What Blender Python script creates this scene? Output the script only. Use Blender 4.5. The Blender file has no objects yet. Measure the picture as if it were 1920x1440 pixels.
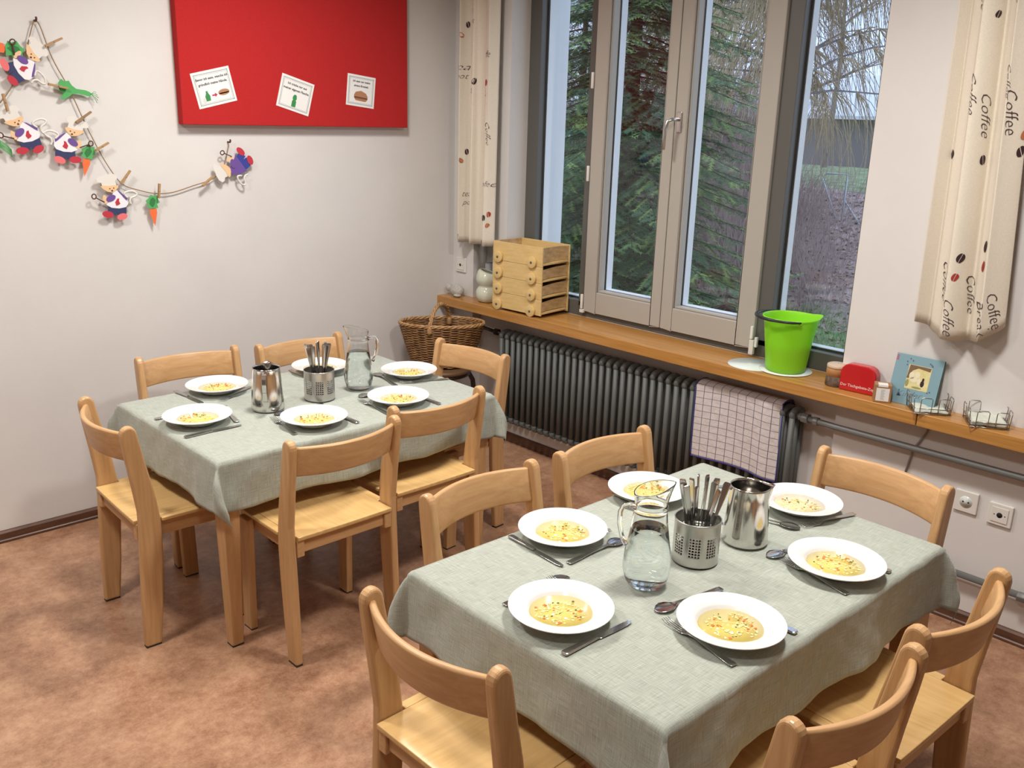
import bpy, bmesh, math, random
from mathutils import Vector, Matrix, noise
PI = math.pi
rnd = random.Random(7)
S = bpy.context.scene
COL = S.collection

# ------------------------------------------------------------------ camera
F, PITCH, ROLL, YAW = 1718.2, -.2853, .0289, -.7674
cd = bpy.data.cameras.new('camera'); cam = bpy.data.objects.new('camera', cd); COL.objects.link(cam)
fw = Vector((math.sin(-YAW)*math.cos(PITCH), math.cos(YAW)*math.cos(PITCH), math.sin(PITCH)))
r0 = fw.cross(Vector((0, 0, 1))).normalized(); u0 = r0.cross(fw)
R_ = math.cos(ROLL)*r0 + math.sin(ROLL)*u0; U_ = -math.sin(ROLL)*r0 + math.cos(ROLL)*u0
cam.matrix_world = Matrix(((R_.x, U_.x, -fw.x, -3.3845), (R_.y, U_.y, -fw.y, -4.019), (R_.z, U_.z, -fw.z, 1.7954), (0, 0, 0, 1)))
cd.sensor_width = 36; cd.lens = 36*F/1920; cd.clip_start = .05; cd.clip_end = 400
S.camera = cam
# ------------------------------------------------------------------ world, exposure
S.view_settings.view_transform = 'Standard'; S.view_settings.look = 'None'
S.view_settings.gamma = 1; S.view_settings.use_curve_mapping = False
S.view_settings.exposure = 0.0
w = bpy.data.worlds.new('sky'); S.world = w; w.use_nodes = True
nt = w.node_tree; nt.nodes.clear()
wo = nt.nodes.new('ShaderNodeOutputWorld'); bg = nt.nodes.new('ShaderNodeBackground')
tc = nt.nodes.new('ShaderNodeTexCoord'); ns = nt.nodes.new('ShaderNodeTexNoise'); cr = nt.nodes.new('ShaderNodeValToRGB')
ns.inputs['Scale'].default_value = 3; ns.inputs['Detail'].default_value = 5
cr.color_ramp.elements[0].position = .35; cr.color_ramp.elements[0].color = (.46, .60, .92, 1)
cr.color_ramp.elements[1].position = .65; cr.color_ramp.elements[1].color = (.78, .87, 1.0, 1)
nt.links.new(tc.outputs['Generated'], ns.inputs['Vector']); nt.links.new(ns.outputs['Fac'], cr.inputs['Fac'])
nt.links.new(cr.outputs['Color'], bg.inputs['Color']); nt.links.new(bg.outputs[0], wo.inputs[0])
bg.inputs['Strength'].default_value = 1.8
# ------------------------------------------------------------------ ceiling lamps of the room (above the frame)
def lamp(x, y, p, size=.30, z=2.74, col=(1, .955, .90)):
    l = bpy.data.lights.new('ceiling_lamp', 'AREA'); l.shape = 'SQUARE'; l.size = size
    l.energy = p; l.color = col; l.spread = math.radians(165)
    o = bpy.data.objects.new('ceiling_lamp', l); COL.objects.link(o); o.location = (x, y, z)
lamp(-1.45, -1.10, 33)
lamp(-3.10, -1.35, 33)
lamp(-1.30, -2.95, 37)
lamp(-3.20, -3.30, 15)

# ------------------------------------------------------------------ materials
MATS = {}
def mat(name, col=(.8, .8, .8), rough=.5, metal=0, **kw):
    m = bpy.data.materials.new(name); m.use_nodes = True
    b = m.node_tree.nodes['Principled BSDF']
    b.inputs['Base Color'].default_value = (*col, 1); b.inputs['Roughness'].default_value = rough
    b.inputs['Metallic'].default_value = metal
    for k, v in kw.items():
        b.inputs[k.replace('_', ' ')].default_value = v
    MATS[name] = m
    return m
def noisy(name, c1, c2, scale=(1, 1, 1), nscale=5, rough=.5, detail=6, bump=0, lo=.35, hi=.65, coord='Object', bscale=None, **kw):
    m = mat(name, c1, rough, **kw); nt = m.node_tree; b = nt.nodes['Principled BSDF']
    tc = nt.nodes.new('ShaderNodeTexCoord'); mp = nt.nodes.new('ShaderNodeMapping'); n = nt.nodes.new('ShaderNodeTexNoise')
    r = nt.nodes.new('ShaderNodeValToRGB')
    mp.inputs['Scale'].default_value = scale; n.inputs['Scale'].default_value = nscale; n.inputs['Detail'].default_value = detail
    n.inputs['Roughness'].default_value = .6
    r.color_ramp.elements[0].position = lo; r.color_ramp.elements[0].color = (*c1, 1)
    r.color_ramp.elements[1].position = hi; r.color_ramp.elements[1].color = (*c2, 1)
    L = nt.links.new
    L(tc.outputs[coord], mp.inputs['Vector']); L(mp.outputs[0], n.inputs['Vector']); L(n.outputs['Fac'], r.inputs['Fac'])
    L(r.outputs['Color'], b.inputs['Base Color'])
    if bump:
        bp = nt.nodes.new('ShaderNodeBump'); bp.inputs['Strength'].default_value = bump; bp.inputs['Distance'].default_value = .004
        n2 = n
        if bscale:
            n2 = nt.nodes.new('ShaderNodeTexNoise'); n2.inputs['Scale'].default_value = bscale; n2.inputs['Detail'].default_value = 3
            L(tc.outputs[coord], n2.inputs['Vector'])
        L(n2.outputs['Fac'], bp.inputs['Height']); L(bp.outputs[0], b.inputs['Normal'])
    return m
M = MATS
noisy('wall_paint', (.66, .64, .625), (.69, .67, .655), nscale=3, rough=.75, bump=.10, bscale=45)
def lino():
    m = mat('floor_lino', (.4, .25, .16), .34); nt = m.node_tree; b = nt.nodes['Principled BSDF']; L = nt.links.new
    tc = nt.nodes.new('ShaderNodeTexCoord'); ns = []
    for sc, d, ro in ((7, 6, .55), (34, 10, .72), (130, 4, .6)):
        n = nt.nodes.new('ShaderNodeTexNoise'); n.inputs['Scale'].default_value = sc; n.inputs['Detail'].default_value = d; n.inputs['Roughness'].default_value = ro
        L(tc.outputs['Object'], n.inputs['Vector']); ns.append(n)
    a = nt.nodes.new('ShaderNodeMath'); a.operation = 'MULTIPLY_ADD'; a.inputs[1].default_value = .42; L(ns[0].outputs['Fac'], a.inputs[0])
    c = nt.nodes.new('ShaderNodeMath'); c.operation = 'MULTIPLY'; c.inputs[1].default_value = .40; L(ns[1].outputs['Fac'], c.inputs[0]); L(c.outputs[0], a.inputs[2])
    e = nt.nodes.new('ShaderNodeMath'); e.operation = 'MULTIPLY_ADD'; e.inputs[1].default_value = .18; L(ns[2].outputs['Fac'], e.inputs[0]); L(a.outputs[0], e.inputs[2])
    r = nt.nodes.new('ShaderNodeValToRGB'); el = r.color_ramp.elements
    el[0].position = .38; el[0].color = (.245, .118, .064, 1); el[1].position = .60; el[1].color = (.505, .30, .185, 1)
    k = r.color_ramp.elements.new(.49); k.color = (.375, .205, .122, 1)
    L(e.outputs[0], r.inputs['Fac']); L(r.outputs['Color'], b.inputs['Base Color'])
lino()
mat('ceiling_paint', (.78, .77, .75), .9)
BE1, BE2 = (.50, .285, .125), (.60, .365, .175)
noisy('beech_z', BE1, BE2, (14, 14, .9), 4, .36, bump=.04)
noisy('beech_x', BE1, BE2, (.9, 14, 14), 4, .36, bump=.04)
noisy('beech_y', BE1, BE2, (14, .9, 14), 4, .36, bump=.04)
noisy('beech_seat', (.60, .375, .145), (.70, .46, .195), (14, .8, 14), 4, .30, bump=.03)
noisy('sill_wood', (.39, .18, .042), (.52, .265, .078), (16, .7, 16), 4, .26, bump=.03)
noisy('baseboard_wood', (.075, .032, .018), (.125, .055, .03), (2, 2, 10), 4, .4)
mat('leg_pad', (.04, .035, .03), .7)
noisy('ply', (.62, .43, .17), (.72, .52, .23), (2, 2, 12), 5, .4)
noisy('ply_end', (.42, .27, .12), (.62, .43, .22), (3, 3, 8), 8, .55)
mat('radiator_paint', (.105, .115, .11), .5)
mat('pipe_paint', (.15, .155, .15), .4)
mat('sash_paint', (.40, .375, .335), .45)
mat('frame_dark', (.10, .098, .09), .45)
mat('outer_white', (.74, .76, .78), .5); mat('spacer', (.62, .66, .72), .3, .6)
mat('white_plastic', (.72, .70, .66), .35)
mat('dark_hole', (.01, .01, .01), .8)
mat('porcelain', (.80, .80, .79), .12, Coat_Weight=.5, Coat_Roughness=.05)
mat('steel', (.62, .60, .57), .13, 1)
mat('steel_brushed', (.55, .53, .50), .30, 1)
mat('steel_cutlery', (.52, .51, .50), .16, 1)
mat('steel_in', (.25, .24, .23), .35, 1)
mat('chrome_handle', (.62, .61, .60), .28, 1)
noisy('felt_red', (.40, .010, .011), (.47, .014, .014), nscale=300, rough=.95)
mat('paper', (.82, .81, .80), .5)
mat('paper_line', (.32, .38, .36), .6)
mat('ink', (.05, .05, .05), .6)
mat('print_green', (.04, .25, .07), .5); mat('print_red', (.55, .03, .10), .5); mat('print_brown', (.24, .09, .04), .6)
mat('print_brown_light', (.42, .20, .10), .6); mat('print_pale', (.62, .66, .64), .6)
mat('bean_dark', (.035, .012, .014), .8); mat('bean_red', (.35, .035, .025), .8); mat('bean_orange', (.42, .14, .06), .8)
mat('bean_yellow', (.58, .46, .20), .8); mat('curtain_ink', (.06, .035, .04), .8)
noisy('curtain_cloth', (.68, .62, .52), (.74, .68, .58), nscale=220, rough=.9, bump=.1)
def linen():
    m = mat('linen', (.4, .42, .37), .85); nt = m.node_tree; b = nt.nodes['Principled BSDF']; L = nt.links.new
    tc = nt.nodes.new('ShaderNodeTexCoord'); fs = []
    for sc in ((14, 330, 14), (330, 14, 330)):
        mp = nt.nodes.new('ShaderNodeMapping'); mp.inputs['Scale'].default_value = sc
        n = nt.nodes.new('ShaderNodeTexNoise'); n.inputs['Scale'].default_value = 1.6; n.inputs['Detail'].default_value = 4
        L(tc.outputs['UV'], mp.inputs[0]); L(mp.outputs[0], n.inputs['Vector']); fs.append(n)
    a = nt.nodes.new('ShaderNodeMath'); a.operation = 'ADD'; L(fs[0].outputs['Fac'], a.inputs[0]); L(fs[1].outputs['Fac'], a.inputs[1])
    h = nt.nodes.new('ShaderNodeMath'); h.operation = 'MULTIPLY'; h.inputs[1].default_value = .5; L(a.outputs[0], h.inputs[0])
    r = nt.nodes.new('ShaderNodeValToRGB'); r.color_ramp.elements[0].position = .38; r.color_ramp.elements[1].position = .64
    r.color_ramp.elements[0].color = (.27, .30, .255, 1); r.color_ramp.elements[1].color = (.455, .485, .43, 1)
    L(h.outputs[0], r.inputs['Fac']); L(r.outputs['Color'], b.inputs['Base Color'])
    n3 = nt.nodes.new('ShaderNodeTexNoise'); n3.inputs['Scale'].default_value = 9; n3.inputs['Detail'].default_value = 5
    L(tc.outputs['UV'], n3.inputs['Vector'])
    bp = nt.nodes.new('ShaderNodeBump'); bp.inputs['Strength'].default_value = .35; bp.inputs['Distance'].default_value = .012
    L(n3.outputs['Fac'], bp.inputs['Height'])
    b2 = nt.nodes.new('ShaderNodeBump'); b2.inputs['Strength'].default_value = .25; b2.inputs['Distance'].default_value = .001
    L(h.outputs[0], b2.inputs['Height']); L(bp.outputs[0], b2.inputs['Normal']); L(b2.outputs[0], b.inputs['Normal'])
    b.inputs['Sheen Weight'].default_value = .2
linen()
def towel_mat():
    m = mat('towel_check', (.6, .55, .52), .95); nt = m.node_tree; b = nt.nodes['Principled BSDF']; L = nt.links.new
    tc = nt.nodes.new('ShaderNodeTexCoord'); sp = nt.nodes.new('ShaderNodeSeparateXYZ'); L(tc.outputs['UV'], sp.inputs[0])
    outs = []
    for ax, n in (('X', 10), ('Y', 18)):
        mu = nt.nodes.new('ShaderNodeMath'); mu.operation = 'MULTIPLY'; mu.inputs[1].default_value = n; L(sp.outputs[ax], mu.inputs[0])
        fr = nt.nodes.new('ShaderNodeMath'); fr.operation = 'FRACT'; L(mu.outputs[0], fr.inputs[0])
        lt = nt.nodes.new('ShaderNodeMath'); lt.operation = 'LESS_THAN'; lt.inputs[1].default_value = .07; L(fr.outputs[0], lt.inputs[0]); outs.append(lt)
    mx = nt.nodes.new('ShaderNodeMath'); mx.operation = 'MAXIMUM'; L(outs[0].outputs[0], mx.inputs[0]); L(outs[1].outputs[0], mx.inputs[1])
    mc = nt.nodes.new('ShaderNodeMix'); mc.data_type = 'RGBA'; mc.inputs[6].default_value = (.62, .57, .565, 1); mc.inputs[7].default_value = (.13, .12, .17, 1)
    L(mx.outputs[0], mc.inputs[0]); L(mc.outputs[2], b.inputs['Base Color'])
    n3 = nt.nodes.new('ShaderNodeTexNoise'); n3.inputs['Scale'].default_value = 14; L(tc.outputs['UV'], n3.inputs['Vector'])
    bp = nt.nodes.new('ShaderNodeBump'); bp.inputs['Strength'].default_value = .5; bp.inputs['Distance'].default_value = .01
    L(n3.outputs['Fac'], bp.inputs['Height']); L(bp.outputs[0], b.inputs['Normal'])
towel_mat()
mat('towel_hem', (.05, .05, .22), .9)
def thin_glass(name, tint=(1, 1, 1), ior=1.45):
    m = bpy.data.materials.new(name); m.use_nodes = True; nt = m.node_tree; nt.nodes.clear(); L = nt.links.new
    o = nt.nodes.new('ShaderNodeOutputMaterial'); t = nt.nodes.new('ShaderNodeBsdfTransparent'); g = nt.nodes.new('ShaderNodeBsdfGlossy')
    lw = nt.nodes.new('ShaderNodeLayerWeight'); lw.inputs['Blend'].default_value = .5; pw = nt.nodes.new('ShaderNodeMath'); pw.operation = 'POWER'; pw.inputs[1].default_value = 5
    L(lw.outputs['Facing'], pw.inputs[0]); f = nt.nodes.new('ShaderNodeMath'); f.operation = 'MULTIPLY_ADD'; L(pw.outputs[0], f.inputs[0])
    f.inputs[1].default_value = .85; f.inputs[2].default_value = (ior-1)**2/(ior+1)**2; f.use_clamp = True; x = nt.nodes.new('ShaderNodeMixShader')
    t.inputs['Color'].default_value = (*tint, 1); g.inputs['Roughness'].default_value = .02
    L(f.outputs[0], x.inputs[0]); L(t.outputs[0], x.inputs[1]); L(g.outputs[0], x.inputs[2]); L(x.outputs[0], o.inputs[0]); MATS[name] = m
thin_glass('window_glass', (.96, .98, 1)); thin_glass('bottle_glass', (.80, .84, .84), 1.5)
thin_glass('jug_wall', (.93, .95, .95), 1.6)
mat('jug_glass', (.97, .99, .99), .0, Transmission_Weight=1, IOR=1.48)
mat('water', (.98, 1, 1), .0, Transmission_Weight=1, IOR=1.33)
mat('milk_glass', (.60, .62, .50), .15, Coat_Weight=.4)
mat('broth', (.74, .60, .17), .08, Coat_Weight=.6)
mat('broth_pale', (.74, .64, .38), .08, Coat_Weight=.6)
mat('carrot_bit', (.80, .20, .04), .4); mat('herb_bit', (.10, .16, .04), .5); mat('noodle_bit', (.82, .72, .34), .3)
noisy('wicker', (.13, .058, .02), (.32, .17, .065), nscale=30, rough=.45)
noisy('wicker_rim', (.32, .16, .06), (.5, .30, .14), nscale=25, rough=.4)
mat('stool_dark', (.03, .016, .011), .35); mat('stool_top', (.13, .07, .035), .4)
mat('bucket_green', (.42, .88, .045), .3)
def bucket_mat():
    m = MATS['bucket_green']; nt = m.node_tree; L = nt.links.new; b = nt.nodes['Principled BSDF']; o = nt.nodes['Material Output']
    t = nt.nodes.new('ShaderNodeBsdfTranslucent'); t.inputs['Color'].default_value = (.45, .95, .06, 1); x = nt.nodes.new('ShaderNodeMixShader'); x.inputs[0].default_value = .42
    L(b.outputs[0], x.inputs[1]); L(t.outputs[0], x.inputs[2]); L(x.outputs[0], o.inputs['Surface'])
bucket_mat(); mat('bucket_water', (.22, .40, .10), .05)
mat('bucket_handle', (.012, .014, .02), .4)
mat('mat_white', (.72, .79, .75), .15)
mat('candle_top', (.70, .50, .34), .5, Subsurface_Weight=.2); mat('candle_mid', (.62, .35, .15), .5)
noisy('candle_base', (.05, .03, .02), (.16, .10, .07), nscale=60, rough=.7); mat('wick', (.3, .15, .12), .8)
mat('red_tin', (.50, .010, .015), .25, Coat_Weight=.5)
mat('white_print', (.75, .6, .6), .5); mat('kraft', (.35, .19, .085), .7)
mat('book_blue', (.20, .34, .40), .4); mat('book_edge', (.10, .22, .20), .5); mat('book_mark', (.09, .13, .20), .5)
noisy('picture_ground', (.60, .52, .20), (.72, .66, .36), nscale=30, rough=.5)
mat('picture_tree', (.17, .10, .05), .6); mat('picture_pale', (.74, .68, .50), .6); mat('picture_olive', (.28, .28, .10), .6)
mat('napkin', (.62, .66, .58), .8); mat('wire', (.45, .44, .43), .25, 1)
noisy('wool', (.38, .36, .32), (.55, .53, .49), nscale=80, rough=1)
mat('twine', (.30, .19, .10), .9); mat('pin_wood', (.40, .24, .11), .6)
mat('p_skin', (.78, .52, .30), .8); mat('p_hat', (.72, .70, .66), .8); mat('p_apron', (.80, .79, .83), .7)
mat('p_purple', (.14, .07, .30), .7); mat('p_navy', (.03, .04, .12), .7); mat('p_red', (.48, .03, .05), .7)
mat('p_pink', (.75, .16, .17), .7); mat('p_blue', (.03, .045, .28), .7); mat('p_brown', (.10, .035, .025), .7)
mat('p_orange', (.80, .16, .045), .7); mat('p_green', (.08, .38, .11), .7); mat('p_green_dark', (.03, .18, .05), .7)
mat('cable_white', (.30, .27, .24), .5); mat('bottle_label', (.30, .30, .30), .5)

# ------------------------------------------------------------------ mesh helpers
class MB:
    def __init__(s): s.bm = bmesh.new(); s.mi = {}; s.mats = []
    def _m(s, m):
        if m not in s.mi: s.mi[m] = len(s.mats); s.mats.append(m)
        return s.mi[m]
    def mesh(s, verts, faces, m=None, smooth=False):
        bv = [s.bm.verts.new(v) for v in verts]; k = s._m(m)
        for f in faces:
            try: q = s.bm.faces.new([bv[i] for i in f])
            except ValueError: continue
            q.material_index = k; q.smooth = smooth
        return s
    def box(s, x0, y0, z0, x1, y1, z1, m=None):
        v = [(x, y, z) for x in (x0, x1) for y in (y0, y1) for z in (z0, z1)]
        return s.mesh(v, [(0, 1, 3, 2), (4, 6, 7, 5), (0, 4, 5, 1), (2, 3, 7, 6), (0, 2, 6, 4), (1, 5, 7, 3)], m)
    def prism(s, pts, d0, d1, axis='x', m=None, smooth=False):
        f = {'x': lambda a, b, d: (d, a, b), 'y': lambda a, b, d: (a, d, b), 'z': lambda a, b, d: (a, b, d)}[axis]
        n = len(pts); v = [f(a, b, d0) for a, b in pts] + [f(a, b, d1) for a, b in pts]
        s.mesh(v, [tuple(range(n))[::-1], tuple(range(n, 2*n))], m)
        s.mesh(v, [(i, (i+1) % n, n+(i+1) % n, n+i) for i in range(n)], m, smooth)
        return s
    def tube(s, path, r, n=8, m=None, closed=False, caps=True):
        P = [Vector(p) for p in path]; N = len(P); rs = r if isinstance(r, (list, tuple)) else [r]*N
        v = []; ref = None
        for i in range(N):
            a = P[(i-1) % N] if closed or i > 0 else P[i]; b = P[(i+1) % N] if closed or i < N-1 else P[i]
            t = (b-a).normalized() if (b-a).length > 1e-9 else Vector((0, 0, 1))
            if ref is None: ref = t.orthogonal().normalized()
            ref = (ref - t*ref.dot(t))
            ref = ref.normalized() if ref.length > 1e-6 else t.orthogonal().normalized()
            q = t.cross(ref)
            for k in range(n):
                an = 2*PI*k/n; v.append(P[i] + (ref*math.cos(an) + q*math.sin(an))*rs[i])
        f = []
        for i in range(N if closed else N-1):
            j = (i+1) % N
            for k in range(n): f.append((i*n+k, i*n+(k+1) % n, j*n+(k+1) % n, j*n+k))
        if not closed and caps: f += [tuple(range(n))[::-1], tuple(range((N-1)*n, N*n))]
        return s.mesh(v, f, m, True)
    def lathe(s, prof, n=48, m=None, c=(0, 0, 0), smooth=True, closed=False):
        v = []; f = []
        for r, z in prof:
            for k in range(n): v.append((c[0]+r*math.cos(2*PI*k/n), c[1]+r*math.sin(2*PI*k/n), c[2]+z))
        L = len(prof)
        for i in range(L if closed else L-1):
            j = (i+1) % L
            for k in range(n): f.append((i*n+k, i*n+(k+1) % n, j*n+(k+1) % n, j*n+k))
        if not closed:
            if prof[0][0] > 1e-5: f.append(tuple(range(n))[::-1])
            if prof[-1][0] > 1e-5: f.append(tuple(range((L-1)*n, L*n)))
        return s.mesh(v, f, m, smooth)
    def blob(s, c, rx, ry, rz, n=10, m=None):
        v = []; f = []; k = n*2
        for i in range(n+1):
            a = PI*i/n
            for j in range(k):
                b = 2*PI*j/k; v.append((c[0]+rx*math.sin(a)*math.cos(b), c[1]+ry*math.sin(a)*math.sin(b), c[2]+rz*math.cos(a)))
        for i in range(n):
            for j in range(k): f.append((i*k+j, (i+1)*k+j, (i+1)*k+(j+1) % k, i*k+(j+1) % k))
        return s.mesh(v, f, m, True)
    def xf(s, mtx):
        bmesh.ops.transform(s.bm, matrix=mtx, verts=s.bm.verts); return s
    def build(s, name, m=None, parent=None, bevel=0, weld=True, sub=0, solid=0, autosm=None):
        if weld: bmesh.ops.remove_doubles(s.bm, verts=s.bm.verts, dist=1e-6)
        bmesh.ops.recalc_face_normals(s.bm, faces=s.bm.faces)
        me = bpy.data.meshes.new(name); s.bm.to_mesh(me); s.bm.free()
        for mm in s.mats:
            me.materials.append(MATS[mm if mm else m])
        o = bpy.data.objects.new(name, me); COL.objects.link(o)
        if parent: o.parent = parent
        if bevel:
            b = o.modifiers.new('b', 'BEVEL'); b.width = bevel; b.segments = 3 if bevel >= .005 else 2; b.limit_method = 'ANGLE'; b.angle_limit = .7
            b.harden_normals = False
        if solid:
            q = o.modifiers.new('s', 'SOLIDIFY'); q.thickness = solid; q.offset = 0
        if sub:
            q = o.modifiers.new('u', 'SUBSURF'); q.levels = sub; q.render_levels = sub
        return o
def tag(o, label=None, cat=None, group=None, kind=None):
    if label: o['label'] = label
    if cat: o['category'] = cat
    if group: o['group'] = group
    if kind: o['kind'] = kind
    return o
def empty(name, loc=(0, 0, 0), rz=0, label=None, cat=None, group=None):
    o = bpy.data.objects.new(name, None); COL.objects.link(o); o.empty_display_size = .1
    o.location = loc; o.rotation_euler = (0, 0, rz)
    return tag(o, label, cat, group)
def dup(root, loc, rz, label, group=None, rot=None):
    r = root.copy(); COL.objects.link(r); r.location = loc; r.rotation_euler = rot if rot else (0, 0, rz); r['label'] = label
    if group: r['group'] = group
    for ch in list(root.children):
        c = ch.copy(); COL.objects.link(c); c.parent = r
        for g in ch.children:
            d = g.copy(); COL.objects.link(d); d.parent = c
    return r
def grid(nu, nv, fn, name, m, parent=None, uv=True, solid=0, sub=0):
    me = bpy.data.meshes.new(name); V = [fn(i/nu, j/nv) for j in range(nv+1) for i in range(nu+1)]
    Fc = [(j*(nu+1)+i, j*(nu+1)+i+1, (j+1)*(nu+1)+i+1, (j+1)*(nu+1)+i) for j in range(nv) for i in range(nu)]
    me.from_pydata(V, [], Fc); me.polygons.foreach_set('use_smooth', [True]*len(Fc))
    ul = me.uv_layers.new(name='UV')
    for p in me.polygons:
        for li in p.loop_indices:
            vi = me.loops[li].vertex_index; ul.data[li].uv = ((vi % (nu+1))/nu, (vi//(nu+1))/nv)
    me.materials.append(MATS[m]); o = bpy.data.objects.new(name, me); COL.objects.link(o)
    if parent: o.parent = parent
    if solid:
        q = o.modifiers.new('s', 'SOLIDIFY'); q.thickness = solid; q.offset = -1
    if sub:
        q = o.modifiers.new('u', 'SUBSURF'); q.levels = sub; q.render_levels = sub
    return o
def text_mesh(body, size, shear=0, bold=0, extrude=.0003, align='CENTER'):
    """vertices and faces of a line of lettering in its own plane"""
    c = bpy.data.curves.new('t', 'FONT'); c.body = body; c.size = size; c.shear = shear; c.align_x = align; c.align_y = 'CENTER'
    c.offset = bold; c.resolution_u = 2
    o = bpy.data.objects.new('t', c); COL.objects.link(o); bpy.context.view_layer.update()
    me = bpy.data.meshes.new_from_object(o.evaluated_get(bpy.context.evaluated_depsgraph_get()))
    V = [tuple(v.co) for v in me.vertices]; Fc = [tuple(p.vertices) for p in me.polygons]
    bpy.data.objects.remove(o); bpy.data.meshes.remove(me); bpy.data.curves.remove(c)
    return V, Fc
def put(mb, V, Fc, fn, m):
    mb.mesh([fn(v[0], v[1]) for v in V], Fc, m)

# ------------------------------------------------------------------ room shell
def struct(name, mb, m, bevel=0, **k): return tag(mb.build(name, m, bevel=bevel, **k), kind='structure')
struct('floor', MB().box(-6.2, -6.6, -.1, .35, .2, 0), 'floor_lino')
struct('ceiling', MB().box(-6.2, -6.6, 2.8, .35, .2, 2.9), 'ceiling_paint')
struct('wall_left', MB().box(-6.2, 0, 0, 0, .2, 2.8), 'wall_paint')
struct('wall_rear', MB().box(-6.4, -6.6, 0, -6.2, .2, 2.8), 'wall_paint')
struct('wall_near', MB().box(-6.2, -6.8, 0, .35, -6.6, 2.8), 'wall_paint')
wb = MB()
XO = .33                                        # outer face of the window wall
wb.box(0, -.17, 0, XO, .2, 2.8); wb.box(.10, -.33, .8, XO, -.17, 2.8)      # pier and slot beside it
wb.box(0, -.436, .75, XO, -.33, 2.8); wb.box(.06, -2.395, 0, XO, -.17, .75)  # column, radiator niche
wb.box(0, -2.395, 2.62, XO, -.436, 2.8)                                      # lintel
wb.box(0, -6.6, 0, XO, -2.395, 2.8)
wb.box(.13, -2.395, .75, XO, -.44, .80)
struct('wall_right', wb, 'wall_paint')
bbp = [(0, 0), (-.016, 0), (-.016, .010), (-.012, .014), (-.012, .042), (-.006, .050), (0, .052)]
struct('baseboard_left', MB().prism([(a, b) for a, b in bbp], -6.2, -.012, 'x'), 'baseboard_wood')
struct('baseboard_right', MB().prism([(a, b) for a, b in bbp], -6.6, -2.395, 'y').prism([(a+.06, b) for a, b in bbp], -2.395, -.17, 'y').prism(bbp, -.17, -.012, 'y'), 'baseboard_wood')
# wooden sill boards
struct('trim_1', MB().box(-.122, -2.757, .75, .129, -.0, .80), 'sill_wood', .003)
struct('trim_2', MB().box(-.122, -6.59, .75, -.001, -2.760, .80), 'sill_wood', .003)
# fix the sill board where the wall stands on its line: pier and right wall rise through its back edge

# window: dark outer frame, two fixed lights, two sashes
win = tag(empty('window_1'), kind='structure')
WX = .13; Y0, Y1 = -.436, -2.395; ZB, ZT = .80, 2.62
YA, YB, YC = -.895, -1.935, -1.401            # mullion / mullion / meeting line
f = MB()
f.box(WX, Y0-.081, ZB, .21, Y0, ZT); f.box(WX, Y1, ZB, .21, Y1+.066, ZT)
f.box(WX, Y1, ZB, .21, Y0, .878); f.box(WX, Y1, ZT-.07, .21, Y0, ZT)
f.box(WX, YA-.045, .85, .21, YA+.038, ZT); f.box(WX, YB-.050, .85, .21, YB+.05, ZT)
f.build('frame', 'frame_dark', win, .003)
def glazing(par, ya, yb, za, zb, x):
    """pane, dark gasket line and the pale outer edge of the frame around it"""
    MB().box(x, yb, za, x+.005, ya, zb).build('pane', 'window_glass', par)
    for (nm, m, x0, x1, w_) in (('gasket', 'leg_pad', x+.0055, x+.012, .008), ('outer_edge', 'outer_white', x+.0122, x+.055, .010)):
        g = MB()
        for (y0, y1_, z0, z1) in ((yb, yb+w_, za, zb), (ya-w_, ya, za, zb), (yb+w_, ya-w_, za, za+w_), (yb+w_, ya-w_, zb-w_, zb)): g.box(x0, y0, z0, x1, y1_, z1)
        g.build(nm, m, par)
def sash(ya, yb, tl, tr):
    s = MB(); x0, x1 = WX-.018, WX+.035; z0, z1 = .833, ZT-.03; b = .108
    s.box(x0, yb, z0, x1, yb+tr, z1); s.box(x0, ya-tl, z0, x1, ya, z1)
    s.box(x0, yb+tr, z0, x1, ya-tl, z0+b); s.box(x0, yb+tr, z1-b, x1, ya-tl, z1)
    o = s.build('sash', 'sash_paint', win, .004)
    bd = MB()
    for (y0, y1_, za, zb) in ((yb+tr+.001, yb+tr+.010, z0+b+.001, z1-b-.001), (ya-tl-.010, ya-tl-.001, z0+b+.001, z1-b-.001), (yb+tr+.01, ya-tl-.01, z0+b+.001, z0+b+.010), (yb+tr+.01, ya-tl-.01, z1-b-.010, z1-b-.001)):
        bd.box(x0+.012, y0, za, x1, y1_, zb)
    bd.build('glazing_bead', 'sash_paint', o, .002)
    glazing(o, ya-tl-.001, yb+tr+.001, z0+b+.001, z1-b-.001, WX+.036)
    return o
sl = sash(YA-.012, YC+.002, .082, .056); sr = sash(YC-.002, YB+.02, .066, .088)
for (ya, yb) in ((Y0-.082, YA+.039), (YB-.051, Y1+.067)): glazing(win, ya, yb, .879, ZT-.071, WX+.036)
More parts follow.
